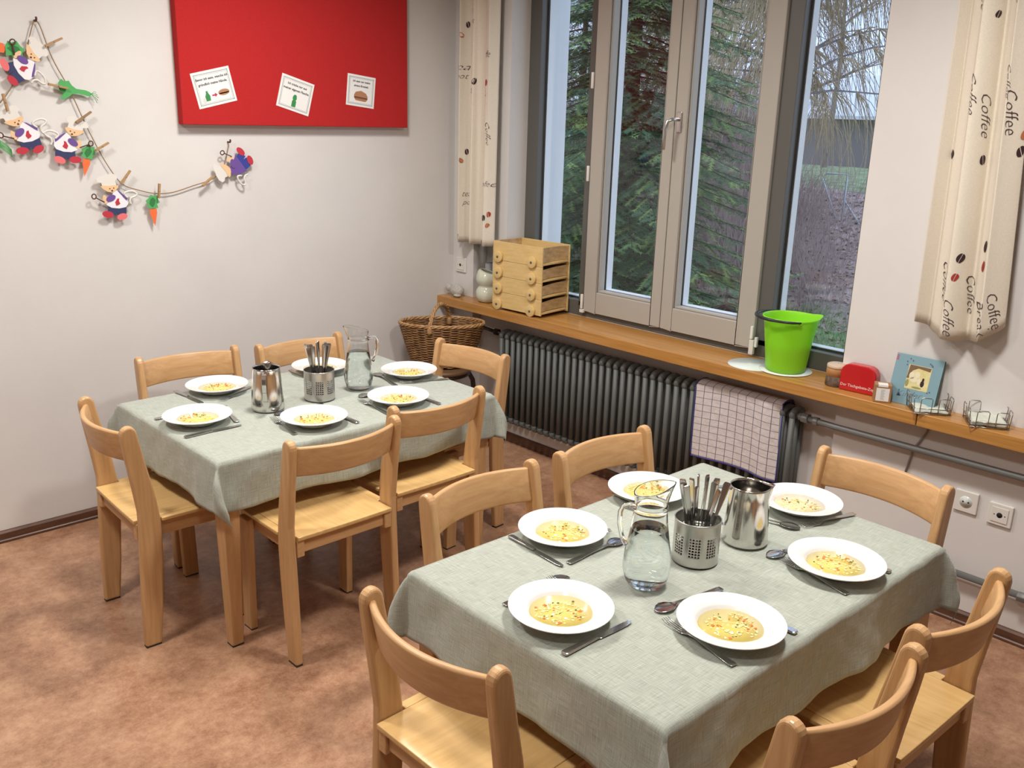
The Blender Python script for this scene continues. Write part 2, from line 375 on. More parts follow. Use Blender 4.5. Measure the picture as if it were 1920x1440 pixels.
# handle and hinges
h = MB(); hy, hz = YC-.030, 1.785
h.box(WX-.026, hy-.014, hz-.045, WX-.018, hy+.014, hz+.045)
hb = h.build('handle_plate', 'chrome_handle', win, .004)
h = MB(); h.tube([(WX-.025, hy, hz+.012), (WX-.07, hy, hz+.012), (WX-.085, hy+.016, hz+.004), (WX-.088, hy+.026, hz-.03), (WX-.086, hy+.030, hz-.12)], [.008, .008, .009, .009, .008], 10)
h.build('handle_lever', 'chrome_handle', win)
for (y, z, r) in ((YA-.012, .845, 1), (YA-.012, 1.49, 0), (YA-.012, 1.93, 0), (YB+.020, .845, 2)):
    h = MB()
    if r == 2:
        h.box(WX-.032, y-.012, z-.035, WX-.014, y+.010, z+.03); h.box(WX-.028, y-.001, z+.033, WX-.016, y+.012, z+.09); h.box(WX-.028, y-.026, z+.0, WX-.014, y-.013, z+.045)
    else:
        h.tube([(WX-.024, y+.006, z), (WX-.024, y+.006, z+.075)], .008, 8)
        if r: h.box(WX-.03, y-.01, z-.02, WX-.014, y+.015, z-.003)
    h.build('hinge', 'white_plastic', win, .002)
# outside reveal and ledge
struct('trim_3', MB().box(.215, -.480, .76, .375, -.440, 2.8), 'outer_white')
struct('trim_4', MB().box(.215, -2.41, .76, .375, -2.396, 2.8), 'outer_white')
struct('trim_5', MB().box(.212, -2.38, .76, .40, -.482, .80), 'outer_white')

# ------------------------------------------------------------------ radiator
rad = empty('radiator', (-.045, -.465, 0), 0, 'long dark grey column radiator under the window sill', 'radiator')
def section_mesh():
    s = MB()
    for dx in (0, .036, .072):
        s.tube([(dx, 0, .185), (dx, 0, .63)], .0125, 10)
    for z in (.172, .645):
        zz = [z]
        s.tube([(-.003, 0, z), (.015, 0, z+(.006 if z > .4 else -.006)), (.036, 0, z+(.008 if z > .4 else -.008)), (.057, 0, z+(.006 if z > .4 else -.006)), (.075, 0, z)], [.014, .017, .018, .017, .014], 10)
        s.blob((0, 0, z-.006 if z > .4 else z+.006), .0155, .0155, .020, 7)
    return s
s0 = section_mesh().build('section', 'radiator_paint', rad)
for i in range(1, 40):
    c = s0.copy(); COL.objects.link(c); c.parent = rad; c.location = (0, -i*.0453, 0)
for z in (.185, .63):
    MB().tube([(.036, .01, z), (.036, -39*.0453-.01, z)], .016, 10).build('header', 'radiator_paint', rad)
def pipe(name, path, r, label, extra=None, m='pipe_paint'):
    t = empty(name, path[0], 0, label, 'pipe'); b = Vector(path[0])
    MB().tube([Vector(p)-b for p in path], r, 12).build('tube', m, t)
    for (p, r2, l) in (extra or []):
        q = Vector(p)-b; MB().tube([q+Vector((0, l/2, 0)), q-Vector((0, l/2, 0))], r2, 6).build('coupling', m, t, .002)
    return t
pipe('heating_pipe', [(-.03, -2.248, .638), (-.045, -2.36, .640), (-.05, -2.42, .640), (-.05, -6.5, .645)], .013, 'grey heating pipe leaving the radiator just under the right part of the sill',
     [((-.035, -2.285, .638), .022, .03), ((-.042, -2.335, .639), .019, .022), ((-.033, -2.262, .638), .017, .012)])
pipe('heating_pipe', [(-.03, -2.7, .205), (-.05, -6.5, .205)], .013, 'grey heating pipe low on the wall, above the baseboard at the right',
     [((-.04, -3.19, .205), .019, .035)])
pipe('heating_pipe', [(-.005, -.02, .655), (-.005, -.33, .640), (-.008, -.452, .636)], .010, 'dark pipe with a valve behind the wicker basket, into the left end of the radiator',
     [((-.006, -.385, .639), .020, .03)], 'stool_dark')
tag(MB().tube([(-.006, -2.765+.0, .749), (-.006, -2.76, .70), (-.006, -2.72, .62), (-.006, -2.70, .50)], .004, 6).build('wall_cable', 'cable_white'),
    'thin grey cable running down the wall below the joint of the sill boards', 'cable')

# ------------------------------------------------------------------ tables
def table(x, y, rz, label):
    t = empty('dining_table', (x, y, 0), rz, label, 'table')
    MB().box(-.595, -.395, .670, .595, .395, .697).build('tabletop', 'beech_x', t, .004)
    for sx in (-1, 1):
        for sy in (-1, 1):
            l = MB(); a, b = sx*.588, sy*.388
            lo = [(a-sx*.010, b-sy*.010), (a-sx*.054, b-sy*.010), (a-sx*.054, b-sy*.054), (a-sx*.010, b-sy*.054)]; hi = [(a, b), (a-sx*.062, b), (a-sx*.062, b-sy*.062), (a, b-sy*.062)]
            l.mesh([(*q, .004) for q in lo]+[(*q, .50) for q in hi]+[(*q, .67) for q in hi], [(3, 2, 1, 0), (8, 9, 10, 11)]+[(i+j, (i+1) % 4+j, (i+1) % 4+4+j, i+4+j) for i in range(4) for j in (0, 4)])
            # curved bracket towards the apron
            l.prism([(sx*.526, .670), (sx*.526, .52), (sx*.515, .57), (sx*.49, .592), (sx*.45, .598), (sx*.45, .670)], b-sy*.008, b-sy*.030, 'y')
            o = l.build('leg', 'beech_z', t, .006)
            MB().box(min(a-sx*.011, a-sx*.053), min(b-sy*.011, b-sy*.053), 0, max(a-sx*.011, a-sx*.053), max(b-sy*.011, b-sy*.053), .004).build('foot_pad', 'leg_pad', o)
    for s in (-1, 1):
        MB().box(-.449, s*.372-.011, .598, .449, s*.372+.011, .669).build('apron', 'beech_x', t, .002)
        MB().box(s*.572-.011, -.326, .598, s*.572+.011, .326, .669).build('apron', 'beech_y', t, .002)
    return t
T1 = (-1.555, -.990, .002); T2 = (-1.536, -2.787, -.0224)
table(*T1, 'beech dining table with grey cloth at the back, near the pinboard wall')
table(*T2, 'beech dining table with grey cloth in the front, nearest the camera')
def cloth(T, seed, label):
    L2, W2, D, zt = .602, .402, .170, .7005
    R = random.Random(seed); ph = [R.uniform(0, 6) for _ in range(8)]
    NX, NY = 132, 96; TW, TH = 2*(L2+D), 2*(W2+D)
    def fn(u, v):
        X = (u-.5)*TW; Y = (v-.5)*TH
        ox = max(0, abs(X)-L2); oy = max(0, abs(Y)-W2); sx = 1 if X > 0 else -1; sy = 1 if Y > 0 else -1
        w_ = noise.noise(Vector((X*5+seed*9, Y*5, 3.1)))
        if ox == 0 and oy == 0:
            return (X, Y, zt + .0006*w_)
        r = math.hypot(ox, oy); rr = .006
        if ox and oy:
            th = math.atan2(oy, ox)/(PI/2); k = math.sin(PI*th)
            kk = .07 + .46*k**1.2*(1-.62*(r/.24)**2*k)
            kk += .02*math.sin(3*PI*th+ph[0]+sx+2*sy)*k
        else:
            th = 0 if ox else 1
            s = Y if ox else X
            kk = .07 + .07*math.sin(s*9+ph[1+(sx > 0) if ox else 3+(sy > 0)]) + .05*math.sin(s*21+ph[5]) + .05*w_
            kk = max(kk, .03)
            e = max(0, 1-((W2-abs(Y)) if ox else (L2-abs(X)))/.16)
            kk = kk*(1-e) + .07*e
        rho = kk*r
        z = zt - math.sqrt(max(r*r-rho*rho, 0)) + rr*math.exp(-r/.008) - rr
        tt = th*PI/2
        dx = math.cos(tt)*sx if ox else 0; dy = math.sin(tt)*sy if oy else 0
        if not oy: dx, dy = sx, 0
        if not ox: dx, dy = 0, sy
        n2 = .006*noise.noise(Vector((X*14, Y*14, seed)))*min(1, r/.05)
        cx = max(-L2, min(L2, X)); cy = max(-W2, min(W2, Y))
        o = rho + .004 + n2
        if ox and oy:
            sw = (.062 if (seed == 1 and sx < 0 and sy < 0) else .02)*(r/.24)**2*k
            cx -= sx*sw; z += .35*sw
        return (cx+dx*o, cy+dy*o, z + .006*math.sin((X+Y)*17+ph[6])*min(1, r/D))
    o = grid(NX, NY, fn, 'tablecloth', 'linen', None, solid=.0012)
    o.location = (T[0], T[1], 0); o.rotation_euler = (0, 0, T[2])
    me = o.data
    for p in me.polygons:
        for li in p.loop_indices:
            q = me.uv_layers[0].data[li].uv; me.uv_layers[0].data[li].uv = (q[0]*TW, q[1]*TH)
    tag(o, label, 'tablecloth', 'grey linen tablecloths')
cloth(T1, 1, 'greyish green linen tablecloth draped over the back table by the left wall')
cloth(T2, 2, 'greyish green linen tablecloth draped over the front table, sharp folded corner hanging down')

# ------------------------------------------------------------------ chairs
def chair(loc, rz, label, group):
    t = empty('dining_chair', loc, rz, label, 'chair', group)
    prof_b = [(-.012, .004), (-.010, .15), (-.004, .30), (.002, .42), (.004, .50), (-.008, .60), (-.022, .70), (-.029, .76), (-.030, .775), (-.0285, .785), (-.0245, .793), (-.018, .799), (-.010, .8025), (-.003, .8035)]
    prof_f = [(.005, .802), (.012, .798), (.018, .791), (.022, .782), (.0245, .77), (.028, .75), (.044, .66), (.062, .57), (.074, .48), (.077, .42), (.072, .30), (.060, .15), (.044, .004)]
    for s in (-1, 1):
        x = sorted((s*.188, s*.216))
        o = MB().prism(prof_b+prof_f, x[0], x[1], 'x').build('rear_post', 'beech_z', t, .008)
        MB().prism([(-.010, 0), (.042, 0), (.042, .004), (-.010, .004)], x[0]+.002, x[1]-.002, 'x').build('foot_pad', 'leg_pad', o)
        o = MB().prism([(.294, .004), (.350, .004), (.346, .2), (.344, .435), (.284, .435), (.282, .40), (.290, .2)], x[0], x[1], 'x').build('front_leg', 'beech_z', t, .005)
        MB().prism([(.296, 0), (.348, 0), (.348, .004), (.296, .004)], x[0]+.002, x[1]-.002, 'x').build('foot_pad', 'leg_pad', o)
        x = sorted((s*.160, s*.1875))
        MB().box(x[0], .0, .392, x[1], .342, .4525).build('side_rail', 'beech_y', t, .003)
        x = sorted((s*.1865, s*.214))
        MB().box(x[0], .078, .453, x[1], .364, .466).build('seat_edge', 'beech_seat', t, .003)
    MB().box(-.1595, .008, .402, .1595, .030, .450).build('rear_rail', 'beech_x', t, .003)
    MB().box(-.1595, .310, .402, .1595, .332, .450).build('front_rail', 'beech_x', t, .003)
    # dished seat panel
    sm = MB(); n, k = 16, 14; top = []; bot = []
    for j in range(k+1):
        for i in range(n+1):
            u = i/n*2-1; v = j/k; x = u*.1855; y = -.006+v*.372
            d = .010*(1-u*u)*math.sin(PI*min(1, v*1.15+.05)) if v < .85 else .010*(1-u*u)*math.sin(PI*min(1, .85*1.15+.05))
            z = .4665 - max(d, 0) - .010*max(0, v-.9)/.1
            top.append((x, y, z)); bot.append((x, y, z-.014))
    q = lambda j, i: j*(n+1)+i; N = len(top)
    sm.mesh(top+bot, [(q(j, i), q(j, i+1), q(j+1, i+1), q(j+1, i)) for j in range(k) for i in range(n)] + [(N+q(j, i), N+q(j+1, i), N+q(j+1, i+1), N+q(j, i+1)) for j in range(k) for i in range(n)]
            + [(q(0, i), N+q(0, i), N+q(0, i+1), q(0, i+1)) for i in range(n)] + [(q(k, i), q(k, i+1), N+q(k, i+1), N+q(k, i)) for i in range(n)]
            + [(q(j, 0), q(j+1, 0), N+q(j+1, 0), N+q(j, 0)) for j in range(k)] + [(q(j, n), N+q(j, n), N+q(j+1, n), q(j+1, n)) for j in range(k)], None, True)
    sm.build('seat', 'beech_seat', t, .002)
    # bowed backrest
    b = MB(); n = 24; V = []
    for i in range(n+1):
        u = i/n*2-1; x = u*.189; bow = -.052*(1-u*u)
        for (yo, z) in ((.012, .676), (.013, .683), (-.006, .774), (-.010, .779), (-.020, .779), (-.025, .774), (-.006, .683), (-.004, .676)):
            V.append((x, yo+bow+.006, z))
    m_ = 8
    b.mesh(V, [(i*m_+a, i*m_+(a+1) % m_, (i+1)*m_+(a+1) % m_, (i+1)*m_+a) for i in range(n) for a in range(m_)] + [tuple(range(m_))[::-1], tuple(range(n*m_, (n+1)*m_))], None, True)
    b.build('backrest', 'beech_x', t, .002)
    return t
R_A = math.radians
GA, GB = 'chairs around the back table', 'chairs around the front table'
CH = [  # x, y, facing angle (local +y), label, group
 (-2.336, -.968, -92, 'beech chair at the left end of the back table, its seat partly under the cloth', GA),
 (-1.815, -1.606, 0, 'beech chair on the near side of the back table, left one, standing in open floor', GA),
 (-1.352, -1.521, 0, 'beech chair on the near side of the back table, right one behind the front table', GA),
 (-1.776, -.378, 174, 'beech chair against the pinboard wall, left one behind the back table', GA),
 (-1.284, -.452, 180, 'beech chair against the pinboard wall, right one behind cutlery holder and glass jug', GA),
 (-.764, -1.033, 94.5, 'beech chair at the window end of the back table, in front of wicker basket', GA),
 (-1.745, -2.212, 181, 'beech chair on the far side of the front table, left one', GB),
 (-1.225, -2.221, 179, 'beech chair on the far side of the front table, right one close to the radiator', GB),
 (-2.351, -2.733, -89, 'beech chair at the left end of the front table, large in the foreground', GB),
 (-.744, -2.922, 85.5, 'beech chair at the window end of the front table, below the sill', GB),
 (-1.870, -3.402, -5.6, 'beech chair on the near side of the front table, left one', GB),
 (-1.390, -3.406, -2.7, 'beech chair on the near side of the front table, right one', GB)]
c0 = None
for (x, y, a, lb, g) in CH:
    if c0 is None: c0 = chair((x, y, 0), R_A(a), lb, g)
    else: dup(c0, (x, y, 0), R_A(a), lb, g)

# ------------------------------------------------------------------ plates and soup
TZ = .7026
def plate(loc, label):
    prof = [(.0, .004), (.050, .004), (.060, .006), (.070, .013), (.076, .022), (.082, .0265), (.100, .0290), (.118, .0325), (.1205, .0335),
            (.1208, .0320), (.118, .0295), (.100, .0250), (.083, .0225), (.077, .016), (.066, .004), (.060, .0), (.052, .0), (.050, .002), (.0, .002)]
    return tag(MB().lathe(prof, 72).build('soup_plate', 'porcelain'), label, 'plate', 'white soup plates')
def soup(loc, seed, pale, label):
    R = random.Random(seed)
    t = empty('soup', loc, 0, label, 'soup', 'vegetable noodle soup in the plates')
    MB().lathe([(0, 0), (.0722, 0), (.0712, -.0018), (.0600, -.0085), (.0, -.0095)], 64).build('broth', 'broth_pale' if pale else 'broth', t)
    for nm, m, cnt, sz in (('noodle_pieces', 'noodle_bit', 70, .0042), ('carrot_pieces', 'carrot_bit', 13 if not pale else 7, .0045), ('herb_pieces', 'herb_bit', 10, .0032)):
        b = MB()
        cx, cy = R.uniform(-.02, .02), R.uniform(-.02, .02)
        for _ in range(cnt):
            for _k in range(9):
                a = R.uniform(0, 6.3); q = .060*math.sqrt(R.random())
                x = cx+q*math.cos(a); y = cy+q*math.sin(a)
                if math.hypot(x, y) < .060: break
            a = R.uniform(0, 3.1); s = sz*R.uniform(.6, 1.25); c_, s_ = math.cos(a)*s, math.sin(a)*s
            k = R.uniform(.5, 1)
            b.prism([(x+c_, y+s_), (x-s_*k, y+c_*k), (x-c_, y-s_), (x+s_*k, y-c_*k)], -.002, R.uniform(.0006, .0018), 'z')
        tag(b.build(nm, m, t, weld=False), kind='stuff')
    return t
PL = [(-1.800, -.679, 'on the back table, far left one', 0),
      (-2.029, -.990, 'on the left end of the back table', 0),
      (-1.713, -1.259, 'on the near side of the back table, left one', 0),
      (-1.324, -.679, 'on the back table, half hidden by the cutlery holder', 0),
      (-1.326, -1.247, 'on the near side of the back table, right one', 0),
      (-1.062, -.969, 'on the window end of the back table', 0),
      (-1.705, -2.491, 'on the far side of the front table, left one', 0),
      (-1.304, -2.465, 'on the far side of the front table, right one', 0),
      (-2.009, -2.774, 'on the left end of the front table', 0),
      (-1.767, -3.065, 'on the near side of the front table, left one', 0),
      (-1.306, -3.074, 'on the near side of the front table, right one', 0),
      (-1.029, -2.814, 'on the window end of the front table', 1)]
p0 = None
for i, (x, y, lb, pale) in enumerate(PL):
    L_ = 'white soup plate ' + lb
    if p0 is None: p0 = plate((x, y), L_); p0.location = (x, y, TZ)
    else:
        c = p0.copy(); COL.objects.link(c); c.location = (x, y, TZ); c['label'] = L_
    soup((x, y, TZ+.0165), 20+i, pale, ('pale' if pale else 'yellow') + ' soup in the plate ' + lb)

# ------------------------------------------------------------------ cutlery (tip at the origin, handle along -x)
def strip(rows, zf):
    """outline rows (x, halfwidth, z, cup) -> thin solid strip"""
    m = MB(); V = []; n = 6
    for (x, w_, z, cup) in rows:
        for j in range(n+1):
            u = j/n*2-1; V.append((x, u*w_, z+cup*u*u))
    N = len(V); V += [(a, b, c-zf) for a, b, c in V]; K = len(rows); q = lambda i, j: i*(n+1)+j
    Fc = [(q(i, j), q(i+1, j), q(i+1, j+1), q(i, j+1)) for i in range(K-1) for j in range(n)]
    Fc += [(N+q(i, j), N+q(i, j+1), N+q(i+1, j+1), N+q(i+1, j)) for i in range(K-1) for j in range(n)]
    for i in range(K-1): Fc += [(q(i, 0), N+q(i, 0), N+q(i+1, 0), q(i+1, 0)), (q(i, n), q(i+1, n), N+q(i+1, n), N+q(i, n))]
    for j in range(n): Fc += [(q(0, j), q(0, j+1), N+q(0, j+1), N+q(0, j)), (q(K-1, j), N+q(K-1, j), N+q(K-1, j+1), q(K-1, j+1))]
    m.mesh(V, Fc, None, True); return m
HAND = [(-.095, .0035, .0075, 0), (-.13, .0045, .0055, 0), (-.17, .0075, .0035, 0), (-.205, .0095, .0030, 0), (-.213, .0075, .0030, 0)]
def spoon_me():
    t = empty('table_spoon')
    strip([(-.056, .0085, .0040, .002), (-.065, .005, .0065, .001)]+HAND, .0018).build('handle', 'steel_cutlery', t, .0005)
    strip([(0, .004, .0035, .000), (-.004, .010, .0030, .0012), (-.012, .0165, .0018, .0035), (-.026, .0205, .0014, .0055), (-.040, .0185, .0016, .0048), (-.050, .0130, .0028, .0030), (-.057, .0085, .0042, .0015)], .0012).build('bowl', 'steel_cutlery', t)
    return t
def fork_me():
    t = empty('table_fork')
    strip([(-.060, .012, .0028, .001), (-.070, .0095, .0040, .001), (-.080, .0045, .0065, 0)]+HAND, .0018).build('handle', 'steel_cutlery', t, .0005)
    b = MB()
    for k in range(4):
        y = (k-1.5)*.0064
        b.tube([(0, y*.95, .0060), (-.012, y, .0040), (-.030, y, .0026), (-.050, y, .0022), (-.062, y*.9, .0022)], [.0007, .0012, .0015, .0016, .0018], 6)
    b.mesh([(-.048, -.0115, .0030), (-.048, .0115, .0030), (-.063, .0115, .0034), (-.063, -.0115, .0034), (-.048, -.0115, .0016), (-.048, .0115, .0016), (-.063, .0115, .0018), (-.063, -.0115, .0018)],
           [(0, 1, 2, 3), (7, 6, 5, 4), (0, 4, 5, 1), (1, 5, 6, 2), (2, 6, 7, 3), (3, 7, 4, 0)])
    b.build('tines', 'steel_cutlery', t, weld=False)
    return t
def knife_me():
    t = empty('table_knife')
    b = MB(); b.prism([(0, -.001), (-.006, -.007), (-.02, -.0095), (-.06, -.0100), (-.105, -.0085), (-.112, -.005), (-.112, .0055), (-.06, .0065), (-.02, .0060), (-.006, .004)], .0012, .0024, 'z')
    b.build('blade', 'steel_cutlery', t, .0004)
    b = MB(); b.prism([(-.112, -.0060), (-.125, -.0066), (-.17, -.0080), (-.210, -.0092), (-.215, -.0070), (-.215, .0070), (-.210, .0092), (-.17, .0080), (-.125, .0066), (-.112, .0060)], .0002, .0058, 'z')
    b.build('handle', 'steel_cutlery', t, .0022)
    return t
PROTO = {}
BK, FR = 'at the back table', 'at the front table'
CUT = [  # kind, tip x, tip y, direction handle->tip in degrees, lift, label
 ('knife', -1.826, -2.611, -94, 0, 'table knife lying left of the far left plate on the front table'),
 ('spoon', -1.592, -2.610, -1, 0, 'table spoon with its bowl against the glass jug on the front table'),
 ('fork', -1.578, -2.555, -35, 0, 'table fork poking out from the far left plate of the front table'),
 ('knife', -1.384, -2.600, -94, 0, 'table knife under the plate behind the glass jug on the front table'),
 ('knife', -1.900, -2.890, -2, 0, 'shiny table knife below the plate at the left end of the front table'),
 ('fork', -1.902, -2.632, 87, .003, 'table fork with tines showing behind the left end plate, front table'),
 ('spoon', -1.858, -2.656, -1, 0, 'table spoon under the left end plate of the front table, handle out left'),
 ('spoon', -1.825, -2.903, 170, 0, 'table spoon above the plate nearest the camera on the front table'),
 ('fork', -1.837, -2.937, 80, 0, 'table fork left of the plate nearest the camera on the front table'),
 ('knife', -1.660, -2.953, 90, 0, 'table knife half under the right rim of the plate nearest the camera'),
 ('spoon', -1.382, -2.925, 168, 0, 'table spoon above the near right plate of the front table'),
 ('fork', -1.360, -2.950, 78, 0, 'table fork left of the near right plate of the front table'),
 ('knife', -1.216, -2.962, 91, 0, 'table knife half under the right rim of the near right plate, front table'),
 ('spoon', -1.157, -2.890, -73, 0, 'table spoon between steel pitcher and window end plate on the front table'),
 ('fork', -1.143, -2.886, 165, 0, 'table fork below the plate at the window end of the front table'),
 ('knife', -1.923, -1.114, 1, 0, 'table knife nearest the camera at the left end of the back table'),
 ('spoon', -1.884, -.868, 80, 0, 'table spoon right of the left end plate on the back table'),
 ('fork', -1.922, -.868, 0, 0, 'table fork under the left end plate of the back table, handle out left'),
 ('knife', -1.914, -.797, -85, 0, 'table knife left of the far left plate on the back table'),
 ('fork', -1.856, -.815, -150, 0, 'table fork below the far left plate on the back table, beside the steel pitcher'),
 ('fork', -1.801, -1.114, 82, 0, 'table fork left of the near plate beside the steel pitcher, back table'),
 ('spoon', -1.779, -1.089, 181, 0, 'table spoon above the near plate beside the steel pitcher, back table'),
 ('knife', -1.600, -1.145, 92, 0, 'table knife half under the near plate beside the steel pitcher, back table'),
 ('fork', -1.429, -1.130, 86, 0, 'table fork left of the near right plate on the back table'),
 ('spoon', -1.410, -1.098, 181, 0, 'table spoon above the near right plate on the back table'),
 ('knife', -1.221, -1.155, 91, 0, 'table knife half under the near right plate on the back table'),
 ('spoon', -1.158, -.853, 79, 0, 'table spoon beside the window end plate of the back table, near the jug'),
 ('fork', -1.160, -1.040, 160, 0, 'table fork below the plate at the window end of the back table'),
 ('knife', -1.421, -.805, -90, 0, 'table knife half hidden under the plate behind the cutlery holder, back table')]
for (k, x, y, a, dz, lb) in CUT:
    loc = (x, y, TZ+.0004+dz)
    g = 'table cutlery laid around the plates'
    if k not in PROTO:
        t = {'knife': knife_me, 'fork': fork_me, 'spoon': spoon_me}[k](); PROTO[k] = t
        tag(t, lb, k, g); t.location = loc; t.rotation_euler = (0, 0, R_A(a))
    else: dup(PROTO[k], loc, R_A(a), lb, g)

# ------------------------------------------------------------------ steel pitchers, cutlery holders, glass jugs
def pitcher(loc, rz, label):
    t = empty('steel_pitcher', loc, rz, label, 'pitcher', 'polished steel pitchers')
    n = 56; V = []
    prof = [(.0, .0), (.052, .0), (.0600, .003), (.0615, .010), (.0600, .03), (.0565, .08), (.0520, .13), (.0505, .158), (.0518, .164), (.0500, .164), (.0490, .158), (.0505, .13), (.0550, .08), (.0585, .03), (.056, .006), (.0, .004)]
    m = MB()
    for (r, z) in prof:
        for k in range(n):
            a = 2*PI*k/n; e = max(0, math.cos(a))**24*max(0, (z-.12)/.044)**1.5 if z > .12 else 0
            V.append(((r+.014*e)*math.cos(a), (r+.014*e)*math.sin(a), z+.006*e))
    m.mesh(V, [(i*n+k, i*n+(k+1) % n, (i+1)*n+(k+1) % n, (i+1)*n+k) for i in range(len(prof)-1) for k in range(n)], None, True)
    m.build('body', 'steel', t)
    h = MB(); pts = [(-.0505, .150), (-.064, .154), (-.084, .152), (-.096, .142), (-.098, .122), (-.090, .09), (-.080, .055), (-.0605, .045)]
    for i in range(len(pts)-1):
        (a, b), (c, d) = pts[i], pts[i+1]; L_ = math.hypot(c-a, d-b); nx, nz = -(d-b)/L_*.0018, (c-a)/L_*.0018
        h.prism([(a+nx, b+nz), (c+nx, d+nz), (c-nx, d-nz), (a-nx, b-nz)], -.008, .008, 'y')
    h.build('handle', 'steel', t, .001)
    return t
pt = pitcher((-1.757, -1.005, TZ), R_A(55), 'polished steel pitcher on the back table, handle towards the camera')
dup(pt, (-1.342, -2.828, TZ), R_A(-50), 'polished steel pitcher on the front table, spout to the right')
def holder(loc, label):
    t = empty('cutlery_holder', loc, 0, label, 'cutlery holder', 'perforated steel cutlery holders')
    n = 144; rows = 45; Hh = .118; R = .059; m = MB(); V = []; Fc = []
    # holes: groups of 4x6 repeated round the wall, cut out as missing quads
    for j in range(rows+1):
        for i in range(n): V.append((R*math.cos(2*PI*i/n), R*math.sin(2*PI*i/n), .002+(Hh-.002)*j/rows))
    for j in range(rows):
        for i in range(n):
            ii = i % 18; jj = j-11
            if ii < 12 and ii % 3 < 2 and 0 <= jj < 21 and jj % 3 < 2: continue
            Fc.append((j*n+i, j*n+(i+1) % n, (j+1)*n+(i+1) % n, (j+1)*n+i))
    m.mesh(V, Fc, None, True); m.lathe([(0, .001), (R, .001)], n); o = m.build('body', 'steel_brushed', t)
    q = o.modifiers.new('s', 'SOLIDIFY'); q.thickness = .001; q.offset = -1
    MB().lathe([(R-.0014, Hh-.004), (R+.0006, Hh-.004), (R+.0012, Hh), (R-.0004, Hh+.0012), (R-.0018, Hh)], 64, closed=True).build('rim', 'steel_brushed', t)
    MB().lathe([(0, .0032), (R-.006, .0032), (R-.006, .0045), (0, .0045)], 48).build('base_plate', 'steel_in', t)
    return t
hd = holder((-1.535, -1.012, TZ), 'perforated steel cutlery holder full of handles on the back table')
dup(hd, (-1.535, -2.803, TZ), .3, 'perforated steel cutlery holder full of spoons and forks on the front table')
def bundle(cx, cy, n, seed, up, where):
    R = random.Random(seed)
    cols = ['leaning', 'upright', 'tilted']
    for i in range(n):
        a = 2*PI*i/n+R.uniform(-.2, .2); q = .033 if i % 3 else .014
        k = ['spoon', 'fork', 'knife', 'spoon'][i % 4]
        lean = R.uniform(.06, .26); d = Vector((math.cos(a)*lean, math.sin(a)*lean, 1)).normalized()
        if not up:
            # handle up: the tip rests on the bottom of the holder
            base = Vector((cx+q*math.cos(a)*.5, cy+q*math.sin(a)*.5, TZ+.007)); axis = -d; pos = base
        else:
            base = Vector((cx+q*math.cos(a)*.5, cy+q*math.sin(a)*.5, TZ+.007)); axis = d; pos = base+d*.214
        X = axis; Yv = X.cross(Vector((math.cos(a+1.2), math.sin(a+1.2), 0))).normalized(); Zv = X.cross(Yv)
        rot = Matrix((X, Yv, Zv)).transposed().to_euler()
        c = dup(PROTO[k], pos, 0, '', None, rot)
        c['label'] = '%s standing handle up in the perforated steel holder on the %s table' % (k if k != 'spoon' else 'table spoon', where)
        c['group'] = '%s standing in the cutlery holder on the %s table' % ({'knife': 'knives', 'fork': 'forks', 'spoon': 'spoons'}[k], where)
bundle(-1.535, -1.012, 13, 5, False, 'back'); bundle(-1.535, -2.803, 12, 8, False, 'front')
def jug(loc, rz, label, wl):
    t = empty('glass_jug', loc, rz, label, 'jug', 'glass water jugs')
    n = 56
    outer = [(.0, .0), (.036, .0), (.044, .003), (.052, .016), (.0580, .040), (.0590, .055), (.0560, .085), (.0500, .12), (.0440, .16), (.0405, .190), (.0395, .2), (.0415, .204), (.0415, .208), (.0395, .212), (.0396, .216), (.0400, .225), (.0412, .240), (.0426, .252), (.0436, .259), (.0438, .2612), (.0434, .2622)]
    inner = [(.0428, .2622), (.0424, .2612), (.0420, .259), (.0410, .252), (.0396, .240), (.0384, .225), (.0380, .216), (.0378, .210), (.0376, .2), (.0385, .190), (.0420, .16), (.0480, .12), (.0540, .085), (.0568, .055), (.0558, .040), (.049, .018), (.038, .012), (.0, .011)]
    m = MB(); V = []; prof = outer+inner
    for (r, z) in prof:
        for k in range(n):
            a = 2*PI*k/n; s = max(0, (z-.212)/.05)
            e = max(0, math.cos(a))**5*s
            V.append(((r+.016*e)*math.cos(a), r*math.sin(a)*(1-.12*s), z+(.012*math.cos(a)-.010)*s))
    m.mesh(V, [(i*n+k, i*n+(k+1) % n, (i+1)*n+(k+1) % n, (i+1)*n+k) for i in range(len(prof)-1) for k in range(n)], None, True)
    m.build('vessel', 'jug_glass', t)
    MB().tube([(-.0395, 0, .206), (-.055, 0, .214), (-.070, 0, .212), (-.077, 0, .198), (-.078, 0, .17), (-.070, 0, .135), (-.0585, 0, .112)], [.0075, .0065, .006, .006, .006, .006, .0065], 12).build('handle', 'jug_glass', t)
    rr = .0420 + (.16-wl)/.04*.006 if wl <= .16 else .0420-(wl-.16)/.03*.0035
    prof = [(0, wl), (rr+.0003, wl)] + [(r+.0003, z) for r, z in inner[9:-1] if z < wl] + [(0, .0107)]
    MB().lathe(prof, 56).build('water', 'water', t)
    return t
jug((-1.337, -.992, TZ), R_A(-205), 'glass water jug on the back table, handle to the right', .155)
jug((-1.735, -2.80, TZ), R_A(-30), 'glass water jug on the front table, nearest the camera', .150)

